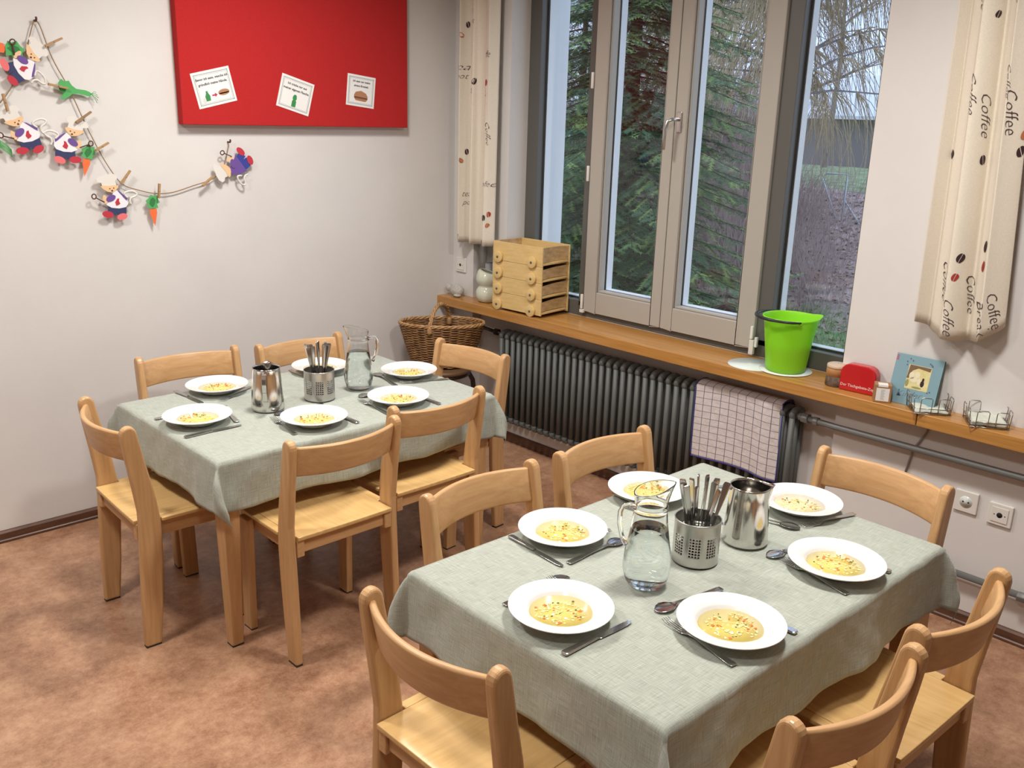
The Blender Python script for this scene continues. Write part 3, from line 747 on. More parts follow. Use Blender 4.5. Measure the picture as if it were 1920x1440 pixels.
# ------------------------------------------------------------------ pinboard with three notes
BZ = 1.717
pb = empty('pinboard', (-.97, 0, BZ), 0, 'large bright red felt pinboard high on the left wall', 'pinboard')
MB().box(-.607, -.048, 0, .607, -.002, 1.0).build('felt_panel', 'felt_red', pb, .003)
def note(cx, cz, w_, h_, rot, label, lines, art):
    t = empty('notice_card', (cx, -.0483, cz), 0, label, 'notice', 'laminated notes pinned to the red board')
    t.rotation_euler = (0, -R_A(rot), 0)
    MB().box(-w_/2, -.0012, -h_/2, w_/2, 0, h_/2).build('card', 'paper', t)
    b = MB(); i = .010
    for (k, tw) in ((i, .003), (i+.006, .0012)):
        x, z = w_/2-k, h_/2-k
        for (a, c, d, e) in ((-x, -z, x, -z+tw), (-x, z-tw, x, z), (-x, -z, -x+tw, z), (x-tw, -z, x, z)): b.box(a, -.0016, c, d, -.0011, e)
    b.build('border', 'paper_line', t)
    tx = MB()
    for (s, z, sz) in lines:
        V, Fc = text_mesh(s, sz, .1, .0004); put(tx, V, Fc, lambda x, y: (x, -.0017, y+z), None)
    tx.build('lettering', 'ink', t)
    for (nm, m, pts) in art: MB().prism(pts, -.0019, -.0011, 'y').build(nm, m, t)
def oval(cx, cz, rx, rz, n=18): return [(cx+rx*math.cos(2*PI*k/n), cz+rz*math.sin(2*PI*k/n)) for k in range(n)]
note(-1.425, 1.876, .185, .150, 13.5, 'tilted white card on the red board with soap bottle, arrow and bread roll, leftmost', [('Bevor ich esse, wasche ich', .042, .0145), ('gründlich meine Hände.', .020, .0145)],
     [('soap_bottle', 'print_green', [(-.050, -.050), (-.030, -.050), (-.028, -.030), (-.034, -.018), (-.036, -.008), (-.044, -.008), (-.045, -.018), (-.052, -.030)]),
      ('foam', 'print_pale', oval(-.058, -.045, .009, .011)), ('arrow', 'print_red', [(-.018, -.034), (-.004, -.034), (-.004, -.040), (.008, -.031), (-.004, -.022), (-.004, -.028), (-.018, -.028)]),
      ('bread_roll', 'print_brown_light', oval(.040, -.027, .027, .013)), ('roll_filling', 'print_brown', [(.016, -.033), (.064, -.033), (.062, -.028), (.018, -.028)])])
note(-1.020, 1.858, .175, .150, -15.5, 'tilted white card on the red board with a green bottle, middle one', [('Ich trinke nur aus', .042, .0145), ('meiner eigenen Flasche.', .020, .0145)],
     [('bottle_picture', 'print_green', [(-.012, -.056), (.010, -.056), (.010, -.030), (.006, -.026), (.010, -.018), (.008, -.006), (.004, .000), (-.004, .000), (-.010, -.006), (-.012, -.018), (-.008, -.026), (-.012, -.030)])])
note(-.652, 1.888, .165, .148, -6, 'white card on the red board with a big sandwich roll, rightmost', [('Ich esse nur meine', .044, .0135), ('eigene Brotzeit.', .023, .0135)],
     [('sandwich', 'print_brown_light', [(-.040, -.022), (-.030, -.006), (.0, .002), (.030, -.008), (.042, -.024), (.038, -.032), (-.036, -.030)]), ('sandwich_filling', 'print_brown', [(-.040, -.028), (.042, -.030), (.040, -.038), (-.036, -.037)]),
      ('sandwich_base', 'print_brown_light', [(-.036, -.037), (.040, -.038), (.030, -.048), (-.028, -.046)])])

# ------------------------------------------------------------------ paper chef garland on the left wall
WY = -.014
def wall_pt(px, pz): return (px, WY, pz)
gar = [(-2.42, 2.03), (-2.36, 1.86), (-2.30, 1.775), (-2.20, 1.90), (-2.165, 1.99), (-2.135, 2.075), (-2.122, 2.090), (-2.108, 2.075), (-2.075, 1.958), (-2.025, 1.850), (-1.985, 1.74), (-1.945, 1.64), (-1.90, 1.545), (-1.848, 1.470), (-1.78, 1.442), (-1.705, 1.425), (-1.63, 1.428), (-1.54, 1.452), (-1.44, 1.482), (-1.385, 1.535), (-1.352, 1.632)]
def smooth(pts, k=5):
    out = []
    for i in range(len(pts)-1):
        p = [pts[max(0, i-1)], pts[i], pts[i+1], pts[min(len(pts)-1, i+2)]]
        for s in range(k):
            t = s/k
            out.append(tuple(.5*((2*p[1][d])+(-p[0][d]+p[2][d])*t+(2*p[0][d]-5*p[1][d]+4*p[2][d]-p[3][d])*t*t+(-p[0][d]+3*p[1][d]-3*p[2][d]+p[3][d])*t**3) for d in range(len(p[0]))))
    out.append(tuple(pts[-1])); return out
tag(MB().tube([wall_pt(*p) for p in smooth(gar)], .0022, 6).build('garland_twine', 'twine'), 'brown twine of the paper garland looping across the left wall', 'twine')
for (x, z, lb) in ((-2.122, 2.094, 'dark wall hook at the top of the garland twine'), (-1.350, 1.642, 'dark wall hook at the right end of the garland, above the upside-down paper chef')):
    tag(MB().tube([(x, 0, z), (x, -.022, z), (x, -.026, z+.006), (x, -.024, z+.012)], .004, 8).build('wall_hook', 'p_brown'), lb, 'hook')
K_ = .000624
def chef(cx, cz, rot, flip, label, back=False, shoes=('p_red', 'p_pink')):
    t = empty('paper_chef', (cx, WY-.010, cz), 0, label, 'paper figure', 'paper bear chefs on the garland')
    t.rotation_euler = (0, R_A(rot), 0)
    def P(pts): return [((x-720)*K_*(-1 if flip else 1), -(y-1200)*K_) for x, y in pts]
    def part(nm, m, pts, lay, par=t): return MB().prism(P(pts), -.0011*(lay+1), -.0011*lay, 'y').build(nm, m, par)
    def ov(cx, cy, rx, ry, a=0, n=16):
        c, s = math.cos(R_A(a)), math.sin(R_A(a))
        return [(cx+rx*math.cos(2*PI*k/n)*c-ry*math.sin(2*PI*k/n)*s, cy+rx*math.cos(2*PI*k/n)*s+ry*math.sin(2*PI*k/n)*c) for k in range(n)]
    part('trousers', 'p_blue' if back else 'p_navy', [(672, 1262), (790, 1262), (786, 1320), (722, 1328), (720, 1300), (712, 1328), (660, 1306)], 1)
    part('shoe', shoes[0], ov(662, 1318, 38, 22, 12), 2); part('shoe', shoes[1], ov(756, 1338, 36, 22, -12), 2)
    if back:
        part('jacket', 'p_purple', [(700, 1160), (750, 1160), (785, 1215), (800, 1268), (655, 1268), (690, 1210)], 2)
    else:
        a = part('apron', 'p_apron', [(712, 1165), (738, 1160), (762, 1190), (800, 1215), (802, 1255), (785, 1275), (740, 1282), (690, 1275), (655, 1252), (690, 1225)], 2)
        part('apron_motif', 'p_red', [(722, 1262), (716, 1240), (732, 1216), (745, 1214), (742, 1232), (750, 1250), (738, 1258)], 3, a)
        part('shoulder_strap', 'p_purple', [(738, 1162), (752, 1168), (800, 1214), (796, 1232), (782, 1218)], 3)
    part('sleeve', 'p_purple', ov(690, 1212, 34, 20, -25), 4)
    part('hand', 'p_skin', ov(652, 1218, 14, 30, -10), 3)
    hd_ = part('head', 'p_skin', [(628, 1132), (646, 1126), (690, 1130), (730, 1124), (748, 1128), (744, 1142), (724, 1162), (704, 1174), (672, 1168), (646, 1150)], 4)
    if not back:
        for (x, y, r) in ((688, 1140+8, 4), (714, 1145, 4), (702, 1162, 6)): part('face_mark', 'p_brown', ov(x, y, r, r, n=8), 5, hd_)
    ht = [(640, 1128), (636, 1108), (610, 1104), (604, 1086), (620, 1070), (650, 1064), (675, 1054), (712, 1050), (740, 1060), (744, 1080), (728, 1098), (734, 1128), (700, 1134)]
    part('hat', 'p_hat', ht, 3)
    r = MB(); rp = [(580+14*math.cos(2*PI*k/14), 1196+16*math.sin(2*PI*k/14)) for k in range(14)]
    r.tube([(a, -.006, b) for a, b in P(rp)], .0026, 6, None, True); r.tube([(a, -.006, b) for a, b in P([(594, 1206), (644, 1236)])], .0026, 6)
    r.build('whisk', 'p_brown', t)
    r = MB(); lp = [(800, 1212), (782, 1186), (800, 1172), (840, 1170), (866, 1188), (852, 1205), (826, 1214), (816, 1236), (822, 1256)]
    r.tube([(a, -.004, b) for a, b in P(smooth(lp, 4))], .0042, 6)
    r.build('apron_tie', 'p_hat', t)
chef(-1.887, 1.421, 0, False, 'paper bear chef in apron lowest on the garland, hat upright, whisk to the left')
chef(-2.172, 1.935, 57, False, 'paper bear chef in apron topmost on the garland, tilted, whisk pointing up', shoes=('p_pink', 'p_red'))
chef(-2.214, 1.690, -17, False, 'paper bear chef in apron at the left photo edge under the topmost one', shoes=('p_red', 'p_red'))
chef(-2.052, 1.652, 12, True, 'paper bear chef in apron in the middle of the garland, whisk to the right', shoes=('p_red', 'p_pink'))
chef(-1.340, 1.528, -127, True, 'paper bear chef seen from behind, upside down at the right end of the garland', True, shoes=('p_red', 'p_red'))
def pin(x0, z0, x1, z1, label, dark=False):
    L_ = math.hypot(x1-x0, z1-z0); a = math.atan2(z1-z0, x1-x0)
    t = empty('clothespin', ((x0+x1)/2, WY-.022, (z0+z1)/2), 0, label, 'clothespin', 'mini clothespins on the garland'); t.rotation_euler = (0, -a, 0)
    m = 'twine' if dark else 'pin_wood'
    for s in (-1, 1): MB().prism([(-L_/2, -.0042), (L_/2, -.0036), (L_/2, .0036), (-L_/2, .0042)], s*.0038-.0028, s*.0038+.0028, 'y').build('jaw', m, t, .0006)
    MB().tube([(.0, -.0078, 0), (.0, .0078, 0)], .0024, 8).build('spring', 'wire', t)
for (p, q, lb, dk) in (
        ((-2.104, 2.002), (-2.038, 2.035), 'clothespin on the hat of the topmost paper chef', 0),
        ((-2.108, 1.862), (-2.036, 1.848), 'clothespin holding the green paper leek', 0),
        ((-2.275, 1.820), (-2.265, 1.757), 'clothespin above the paper chef at the left photo edge', 0),
        ((-2.018, 1.718), (-1.955, 1.761), 'dark brown clothespin on the hat of the middle paper chef', 1),
        ((-1.952, 1.609), (-1.897, 1.640), 'clothespin holding the upper paper carrot', 0),
        ((-1.861, 1.473), (-1.818, 1.526), 'clothespin on the hat of the lowest paper chef', 0),
        ((-1.697, 1.469), (-1.705, 1.407), 'upright clothespin holding the lower paper carrot', 0),
        ((-1.501, 1.453), (-1.449, 1.494), 'clothespin on the hat of the upside-down paper chef', 0)):
    pin(*p, *q, lb, dk)
def carrot(cx, cz, rot, s, label):
    t = empty('paper_carrot', (cx, WY-.008, cz), 0, label, 'paper carrot', 'paper carrots on the garland'); t.rotation_euler = (0, R_A(rot), 0)
    k = .001*s
    MB().prism([(a*k, b*k) for a, b in [(-14, -4), (0, 3), (14, -3), (15, -18), (8, -45), (1, -72), (-7, -45), (-15, -20)]], -.001, 0, 'y').build('root', 'p_orange', t)
    MB().prism([(a*k, b*k) for a, b in [(-4, 0), (-24, 8), (-20, 20), (-28, 34), (-14, 44), (-4, 58), (8, 50), (22, 54), (24, 38), (30, 24), (18, 18), (22, 2), (6, 2)]], -.0032, -.0022, 'y').build('leaves', 'p_green', t)
    MB().prism([(a*k, b*k) for a, b in [(-2, 6), (-14, 22), (-8, 40), (4, 46), (14, 34), (8, 18)]], -.0044, -.0034, 'y').build('leaves', 'p_green_dark', t)

carrot(-1.985, 1.575, 14, 1.0, 'orange paper carrot with green leaves, the upper one on the garland')
carrot(-1.728, 1.362, -2, 1.05, 'orange paper carrot with green leaves, the lower one on the garland')
carrot(-2.245, 1.985, 95, 1.2, 'orange paper carrot with dark green leaves pointing right, at the left photo edge')
lk = empty('paper_leek', (-2.045, WY-.008, 1.858), 0, 'green paper leek with frayed roots hanging right of the garland', 'paper leek')
MB().prism([(a*.001, b*.001) for a, b in [(-22, 10), (-8, 26), (4, 16), (20, 20), (30, 2), (46, -10), (80, -14), (96, -20), (104, -30), (96, -38), (78, -34), (52, -28), (30, -30), (14, -42), (-4, -52), (-18, -48), (-6, -30), (-20, -14)]], -.0012, 0, 'y').build('leaf', 'p_green', lk)
b_ = MB()
for k in range(5): b_.tube([(.098, -.0008, -.030+k*.002), (.115, -.001, -.030+.012-k*.007), (.122+.004*(2-abs(k-2)), -.001, -.036+.014-k*.010)], .0011, 5)
b_.build('roots', 'p_green', lk)
lk = empty('paper_leek', (-2.300, WY-.008, 1.640), 0, 'green paper leek fringe cut by the left photo edge', 'paper leek')
b_ = MB(); b_.prism([(-.05, -.01), (.0, .01), (.0, -.02), (-.05, -.03)], -.0012, 0, 'y')
b_.build('leaf', 'p_green', lk); b_ = MB()
for k in range(6): b_.tube([(-.004, -.0008, .008-k*.005), (.020, -.001, -.008-k*.006), (.036, -.001, -.030-k*.005)], .0016, 5)
b_.build('roots', 'p_green', lk)

# ------------------------------------------------------------------ curtains with printed beans and lettering
def curtain(name, y0, y1, z0, z1, wave, prints, label, skew=0, hem=None, x=-.085):
    t = empty('curtain', (x, y0, z0), 0, label, 'curtain')
    W_ = y1-y0
    def pos(s, h):     # s 0..1 along the curtain, h 0..1 height
        yy, xx = wave(s, h)
        return (xx, W_*yy + skew*(1-h), (z1-z0)*h + (hem(s)*(1-h) if hem else 0))
    grid(110, 44, lambda u, v: pos(u, v*(2.785-z0)/(z1-z0)), 'fabric', 'curtain_cloth', t, solid=.0010)
    for (kind, s, h, size, rot, body) in prints:
        def fn(a, b, s=s, h=h, rot=rot):
            c_, s_ = math.cos(rot), math.sin(rot); u, v = a*c_-b*s_, a*s_+b*c_
            loc_ = (Vector(pos(min(s+.01, 1), h))-Vector(pos(max(s-.01, 0), h))).length/(min(s+.01, 1)-max(s-.01, 0))
            ss = s+u/max(loc_, .3); hh = h+v/(z1-z0)
            p = Vector(pos(min(max(ss, 0), 1), hh)); e = .002
            t1 = Vector(pos(min(ss+e, 1), hh))-Vector(pos(max(ss-e, 0), hh)); nrm = Vector((0, 0, 1)).cross(t1)
            nrm = nrm.normalized() if nrm.length > 1e-9 else Vector((-1, 0, 0))
            if nrm.x > 0: nrm = -nrm
            return tuple(p + nrm*.0016)
        if kind == 'text':
            V, Fc = text_mesh(body, size*.80, .45, -.0007)
            # fine strips let the lettering follow the folds
            wm = MB(); put(wm, V, Fc, fn, None); wm.build('lettering', 'curtain_ink', t, weld=False)
        else:
            wm = MB()
            for sg in (-1, 1):
                pts = [(sg*(.0012+size*.72*math.sin(PI*k/12)), size*math.cos(PI*k/12)) for k in range(13)]
                n = len(pts); wm.mesh([fn(a+.002*math.sin(b/size*2), b) for a, b in pts], [tuple(range(n))], None)
            wm.build('printed_bean', kind, t, weld=False)
    return t
# left curtain
clen = .35
def wl(s, h):
    a = 2*PI*s*3.0; amp = .030+.006*(1-h)
    return s + .018*math.sin(2*a)/1.0*.9, amp*math.sin(a+.6) + .008*math.sin(a*2.3+h*2)
BD, BR, BO, BY = 'bean_dark', 'bean_red', 'bean_orange', 'bean_yellow'
pl = [(BD, .30, .86, .015, .4, 0), (BY, .14, .85, .016, 1.2, 0), (BO, .24, .82, .015, 1.4, 0), (BD, .56, .645, .017, -.3, 0), (BO, .50, .61, .016, 1.4, 0), (BR, .84, .64, .015, .3, 0), (BO, .82, .60, .016, 1.4, 0), (BY, .40, .63, .014, .9, 0),
      (BD, .30, .37, .015, .4, 0), (BY, .14, .36, .016, 1.2, 0), (BO, .26, .335, .015, 1.4, 0), (BD, .86, .115, .015, .3, 0), (BR, .95, .13, .014, .3, 0), (BO, .93, .085, .013, 0, 0), (BD, .40, .15, .014, .2, 0),
      ('text', .48, .91, .060, 0, 'tea'), ('text', .50, .87, .050, 0, 'pot'), ('text', .22, .70, .060, 0, 'tea'), ('text', .24, .665, .050, 0, 'pot'), ('text', .82, .745, .060, 0, 'Coffee'), ('text', .88, .96, .060, 0, 'Coffee'),
      ('text', .42, .77, .06, -1.5, 'Coffee'), ('text', .12, .50, .06, -1.5, 'Coffee'), ('text', .45, .43, .055, 0, 'tea'), ('text', .47, .40, .05, 0, 'pot'), ('text', .90, .45, .055, -1.5, 'Coffee'),
      ('text', .30, .20, .055, 0, 'tea'), ('text', .31, .165, .05, 0, 'pot'), ('text', .86, .25, .055, 0, 'Coffee'), ('text', .70, .03, .05, 1.4, 'Coffee'), ('text', .12, .03, .06, 0, 'Coffee')]
curtain('curtain', -.085, -.400, 1.118, 2.42, wl, pl, 'narrow cream curtain with coffee bean print hanging left of the window', x=-.07)
# right curtain
clen = .36
def wr(s, h):
    a = 2*PI*s*2.2
    return s*(1-.22*h)+.02*math.sin(2*a), .028*math.sin(a-.4)*(1+.2*(1-h)) + .006*math.sin(s*23)
pr = [(BD, .14, .46, .016, 0, 0), (BD, .52, .46, .015, .3, 0), (BD, .96, .46, .017, .4, 0), (BO, .98, .50, .016, .2, 0), (BD, .46, .215, .017, -.3, 0), (BR, .44, .165, .014, -.2, 0), (BD, .72, .245, .020, -.2, 0), (BR, .72, .195, .019, -.2, 0), (BD, .50, .80, .012, -.2, 0),
      ('text', .36, .62, .062, -1.45, 'Coffee'), ('text', .50, .57, .066, -1.45, 'Coffee'), ('text', .86, .57, .070, -1.45, 'Coffee'), ('text', .78, .645, .050, -1.45, 'Coffee'),
      ('text', .30, .15, .062, -1.45, 'Coffee'), ('text', .58, .125, .064, -1.45, 'Coffee'), ('text', .42, .062, .060, -1.45, 'Coffee'), ('text', .78, .062, .070, -1.35, 'Break'), ('text', .90, .068, .068, -1.3, 'Coffee'),
      ('text', .30, .86, .06, -1.45, 'Coffee'), ('text', .75, .87, .06, -1.45, 'Coffee')]
curtain('curtain', -2.665, -2.955, 1.100, 2.42, wr, pr, 'cream curtain with Coffee Break lettering and bean print hanging right of the window',
        skew=-.018, hem=lambda s: (.022-.045*math.sin(PI*min(1, s*1.0))) + (.03*max(0, s-.85)/.15), x=-.075)
for (ya, yb) in ((-.02, -.44), (-2.5, -3.2)):
    pass

# ------------------------------------------------------------------ sockets
def socket(loc, kind, label):
    t = empty('wall_socket', loc, 0, label, 'socket')
    MB().box(-.010, -.041, -.041, 0, .041, .041).build('cover_plate', 'white_plastic', t, .003)
    f_ = MB()
    if kind == 0:
        f_.tube([(-.0101, 0, 0), (-.0112, 0, 0)], .0225, 28); o = f_.build('insert', 'mat_white', t)
        MB().tube([(-.0113, 0, 0), (-.0115, 0, 0)], .0185, 28).build('well', 'print_pale', o)
        for dy in (-.0095, .0095): MB().tube([(-.0116, dy, 0), (-.0119, dy, 0)], .0032, 10).build('contact_hole', 'dark_hole', t)
    else:
        MB().box(-.013, -.028, -.028, -.0101, .028, .028).build('insert', 'white_plastic', t, .002)
        MB().tube([(-.0131, 0, 0), (-.0136, 0, 0)], .010 if kind == 1 else .008, 16).build('contact_hole', 'dark_hole', t)
        for dy in (-.018, .018): MB().tube([(-.0131, dy, 0), (-.0134, dy, 0)], .0022, 8).build('screw', 'dark_hole', t)
    return t
socket((0, -2.938, .479), 0, 'white power socket on the right wall beside the chair back')
socket((0, -3.058, .468), 1, 'white aerial socket with one dark hole, right of the power socket')
socket((0, -.072, .972), 2, 'white data socket on the wall pier below the left curtain')

# ------------------------------------------------------------------ things on the sill
SZ = .8003
t = empty('plush_animal', (-.058, -.085, SZ), 0, 'small grey woolly animal lying in the corner of the sill', 'plush toy')
b_ = MB(); b_.blob((0, -.012, .034), .034, .050, .036, 10); o = b_.build('body', 'wool', t)
b_ = MB(); b_.blob((-.012, .040, .045), .020, .020, .022, 8); b_.build('head', 'wool', t)
b_ = MB(); b_.blob((-.012, -.032, .010), .022, .026, .010, 6); b_.build('paw', 'wool', t)
t = empty('glass_vase', (-.022, -.315, SZ), 0, 'pale greenish opal glass vase of two stacked bulbs on the sill', 'vase')
pts = [(0, .0), (.040, .0), (.052, .008), (.062, .028), (.064, .045), (.060, .066), (.050, .082), (.047, .088), (.051, .096), (.060, .112), (.063, .128), (.060, .146), (.050, .164), (.040, .170), (.039, .168), (.048, .160), (.056, .144), (.058, .128), (.056, .114), (.045, .095), (.043, .086), (.056, .06), (.058, .03), (.045, .01), (0, .006)]
m_ = MB(); n = 48; V = []
for (r, z) in pts:
    for k in range(n):
        a = 2*PI*k/n; tilt = -.014*math.cos(a+.9)*max(0, (z-.13)/.04)
        V.append((r*math.cos(a), r*math.sin(a), z+tilt))
m_.mesh(V, [(i*n+k, i*n+(k+1) % n, (i+1)*n+(k+1) % n, (i+1)*n+k) for i in range(len(pts)-1) for k in range(n)], None, True); m_.build('body', 'milk_glass', t)
t = empty('glass_bottle', (.052, -.262, SZ), 0, 'clear glass bottle standing behind the bulbous vase', 'bottle')
MB().lathe([(0, 0), (.030, 0), (.033, .006), (.033, .22), (.028, .25), (.024, .268), (.026, .29), (.027, .305), (.021, .318), (.0, .321)], 32).build('body', 'bottle_glass', t)
MB().lathe([(.0335, .10), (.0335, .20)], 32).build('label_print', 'bottle_label', t)

# four wooden stacking crates with wheels
def crate(k, loc, rz, label):
    t = empty('stacking_crate', loc, rz, label, 'wooden crate', 'wooden wheeled crates stacked on the sill')
    Lx, Wy, Hh = .350, .216, .0835; z0 = .012; th = .008; top = Hh+z0-.001 if k < 3 else .112
    if k == 3: top = .110
    # local x: along the sill (+ = right end), local y: depth (0 = room side)
    b = MB(); b.box(-.175, 0, z0, .175, th, top); b.build('side_panel', 'ply', t, .001)
    MB().box(-.175, Wy-th, z0, .175, Wy, top).build('side_panel', 'ply', t, .001)
    MB().box(-.1745, th+.0003, z0+.006, -.1665, Wy-th-.0003, top).build('end_panel', 'ply_end', t, .001)
    MB().box(-.166, th+.0003, z0+.004, .160, Wy-th-.0003, z0+.010).build('bottom_panel', 'ply', t)
    # curved thin end sheet and wedge shaped lip at the window end
    c_ = MB(); n = 10; V = []
    for i in range(n+1):
        u = i/n; y = th+.0005+u*(Wy-2*th-.001); x = .170-.012*math.sin(PI*u)
        for (xx, z) in ((x, z0+.018+.004*u), (x, top-.004+(.0 if k == 3 else -.012*(1-u))), (x-.005, top-.004+(.0 if k == 3 else -.012*(1-u))), (x-.005, z0+.018+.004*u)): V.append((xx, y, z))
    c_.mesh(V, [(i*4+a, i*4+(a+1) % 4, (i+1)*4+(a+1) % 4, (i+1)*4+a) for i in range(n) for a in range(4)] + [(3, 2, 1, 0), (n*4, n*4+1, n*4+2, n*4+3)], None)
    c_.build('end_panel', 'ply_end', t)
    MB().prism([(th+.001, z0+.006), (Wy-.02, z0+.012), (Wy-.018, z0+.020), (th+.001, z0+.016)], .155, .176, 'x').build('lip', 'ply', t, .001)
    for sx in (-.130, .110):
        for (ya, yb) in ((-.014, -.0005), (Wy+.0005, Wy+.014)):
            w_ = MB().tube([(sx, ya, .0305), (sx, yb, .0305)], .030, 36).build('wheel', 'ply', t, .0015)
            s_ = -1 if ya < 0 else 1; e = ya if s_ < 0 else yb
            MB().tube([(sx, e, .0305), (sx, e+s_*.003, .0305)], .006, 12).build('axle_bolt', 'radiator_paint', w_)
    return t
CX, CY, CR = -.106, -.632, R_A(-87.5)
names = ['bottom', 'second lowest', 'second highest', 'top open']
for k in range(4):
    c = crate(k, (CX, CY, SZ+.0838*k), CR, '%s crate of the four plywood wheeled crates stacked on the sill' % names[k])
b_ = MB(); R = random.Random(4)
for k in range(26): b_.blob((R.uniform(-.13, .13), R.uniform(.03, .17), .03+R.uniform(0, .03)), R.uniform(.012, .03), R.uniform(.012, .03), R.uniform(.006, .018), 4)
o = b_.build('paper_scraps', 'p_hat', weld=False); o.location = (CX, CY, SZ+.0838*3+.012); o.rotation_euler = (0, 0, CR)
tag(o, 'crumpled whitish paper filling inside the top wooden crate', 'paper scraps', kind='stuff')

# white round mats
for (x, y, z, r, lb) in ((-.010, -2.005, SZ, .108, 'round glossy white place mat on the sill left of the green bucket'), (.018, -2.140, SZ+.0022, .108, 'round glossy white place mat under the green bucket')):
    o = MB().lathe([(0, 0), (r, 0), (r+.0005, .001), (r, .002), (0, .002)], 72).build('place_mat', 'mat_white'); o.location = (x, y, z); tag(o, lb, 'place mat', 'white round mats')
t = empty('bucket', (.010, -2.143, SZ+.0044), 0, 'bright lime green plastic bucket with black handle on the sill', 'bucket')
t.scale = (.95, .95, .86)
V = []; n = 64; prof = [(0, 0), (.080, 0), (.084, .003), (.088, .03), (.0985, .13), (.0990, .133), (.112, .245), (.117, .258), (.120, .262), (.120, .267), (.1165, .268), (.1145, .262), (.110, .245), (.0965, .13), (.086, .03), (.080, .006), (0, .005)]
m_ = MB(); sa = -.72
for (r, z) in prof:
    for k in range(n):
        a = 2*PI*k/n; e = max(0, math.cos(a-sa))**30*max(0, (z-.2)/.06)
        V.append(((r+.018*e)*math.cos(a), (r+.018*e)*math.sin(a), z+.006*e))
m_.mesh(V, [(i*n+k, i*n+(k+1) % n, (i+1)*n+(k+1) % n, (i+1)*n+k) for i in range(len(prof)-1) for k in range(n)], None, True); m_.build('body', 'bucket_green', t)
MB().lathe([(0, .128), (.0955, .128), (.0850, .032), (.0795, .0075), (0, .0065)], 48).build('water', 'bucket_water', t)
hp = []
for k in range(25):
    a = sa+PI/2+PI*k/24; r = .128+.020*math.sin(PI*k/24)
    hp.append((r*math.cos(a), r*math.sin(a), .262+.004*math.sin(PI*k/24)))
MB().tube(hp, [.005]*2+[.0062]*5+[.0075]*11+[.0062]*5+[.005]*2, 10).build('handle', 'bucket_handle', t)
for a in (sa+PI/2, sa-PI/2): MB().blob((.125*math.cos(a), .125*math.sin(a), .258), .008, .008, .010, 6).build('handle_pivot', 'bucket_green', t)
t = empty('pillar_candle', (-.020, -2.385, SZ), 0, 'thick pillar candle, cream top and dark speckled base, beside the green bucket', 'candle')
MB().lathe([(0, 0), (.039, 0), (.0405, .002), (.0405, .040), (.0, .040)], 40).build('dark_base', 'candle_base', t)
MB().lathe([(0, .0403), (.0402, .0403), (.0402, .078), (.039, .085), (.034, .088), (.018, .087), (.016, .082), (0, .081)], 40).build('wax', 'candle_mid', t)
MB().lathe([(.0165, .0875), (.034, .0883), (.0395, .0855), (.0406, .078), (.0406, .072), (.0404, .072), (.0404, .078), (.039, .0853), (.034, .0881)], 40).build('pale_rim', 'candle_top', t)
MB().tube([(0, 0, .081), (.002, 0, .090)], .0012, 6).build('wick', 'wick', t)
# red rounded box
t = empty('red_box', (-.058, -2.490, SZ), R_A(-86), 'red box with rounded top corners and white lettering standing on the sill', 'box')
ob = [(-.070, 0), (.070, 0)] + [(.070-.038+.038*math.cos(a), .108-.038+.038*math.sin(a)) for a in [PI/2*k/8 for k in range(9)]] + [(-.070+.038-.038*math.sin(a), .108-.038+.038*math.cos(a)) for a in [PI/2*k/8 for k in range(9)]]
b_ = MB(); b_.prism(ob, 0, .045, 'y'); b_.build('tin', 'red_tin', t, .005)
tx = MB(); V, Fc = text_mesh('Der Tischgebete-Zug', .0155, 0, .0002); put(tx, V, Fc, lambda x, y: (x+.002, -.0006, y+.024), None); tx.build('lettering', 'white_print', t)
t = empty('small_carton', (-.082, -2.603, SZ), R_A(-62), 'small brown cardboard cube with white label in front of the red box', 'carton')
MB().box(-.031, -.025, 0, .031, .025, .068).build('carton', 'kraft', t, .002)
MB().box(-.023, -.0256, .006, .023, -.0251, .055).build('label', 'paper', t)
b_ = MB()
for k in range(11): b_.box(-.007, -.0259, .011+k*.0038, .008-(k % 3)*.002, -.0257, .0122+k*.0038)
b_.build('label_lines', 'paper_line', t)
MB().box(-.018, -.0258, .0605, .016, .008, .0685).build('seal', 'paper', t)
# picture book leaning on the wall
t = empty('picture_book', (-.060, -2.700, SZ), 0, 'square light blue picture book leaning against the wall on the sill', 'book')
t.rotation_euler = (0, R_A(9), R_A(-90))
t.rotation_euler = (Matrix.Rotation(R_A(-90), 3, 'Z') @ Matrix.Rotation(R_A(-13), 3, 'X')).to_euler()
MB().box(-.088, 0, 0, .088, .0022, .186).build('front_cover', 'book_blue', t, .001)
MB().box(-.086, .0023, .002, .086, .0085, .184).build('pages', 'book_edge', t)
MB().box(-.088, .0086, 0, .088, .0108, .186).build('back_cover', 'book_edge', t, .001)
pc = MB().box(-.034, -.0006, .062, .050, -.0001, .152).build('cover_picture', 'picture_ground', t)
MB().prism([(-.034, .10), (-.026, .10), (-.018, .130), (.002, .142), (.046, .136), (.048, .150), (-.030, .151)], -.0010, -.0007, 'y').build('tree_shape', 'picture_tree', pc)
b_ = MB()
for (x, z, a, c) in ((-.016, .112, .010, .014), (.004, .118, .009, .012), (-.006, .098, .014, .010), (.014, .094, .007, .012)): b_.prism(oval(x, z, a, c), -.0011, -.0007, 'y')
b_.build('pale_shapes', 'picture_pale', pc, weld=False)
b_ = MB(); b_.prism(oval(.027, .088, .007, .012), -.0012, -.0007, 'y'); b_.prism(oval(.028, .103, .004, .007), -.0012, -.0007, 'y'); b_.build('figure_shape', 'bean_dark', pc, weld=False)
b_ = MB(); b_.prism(oval(-.028, .082, .006, .014), -.0012, -.0007, 'y'); b_.prism(oval(.010, .070, .018, .004), -.0012, -.0007, 'y'); b_.build('bush_shape', 'picture_olive', pc, weld=False)
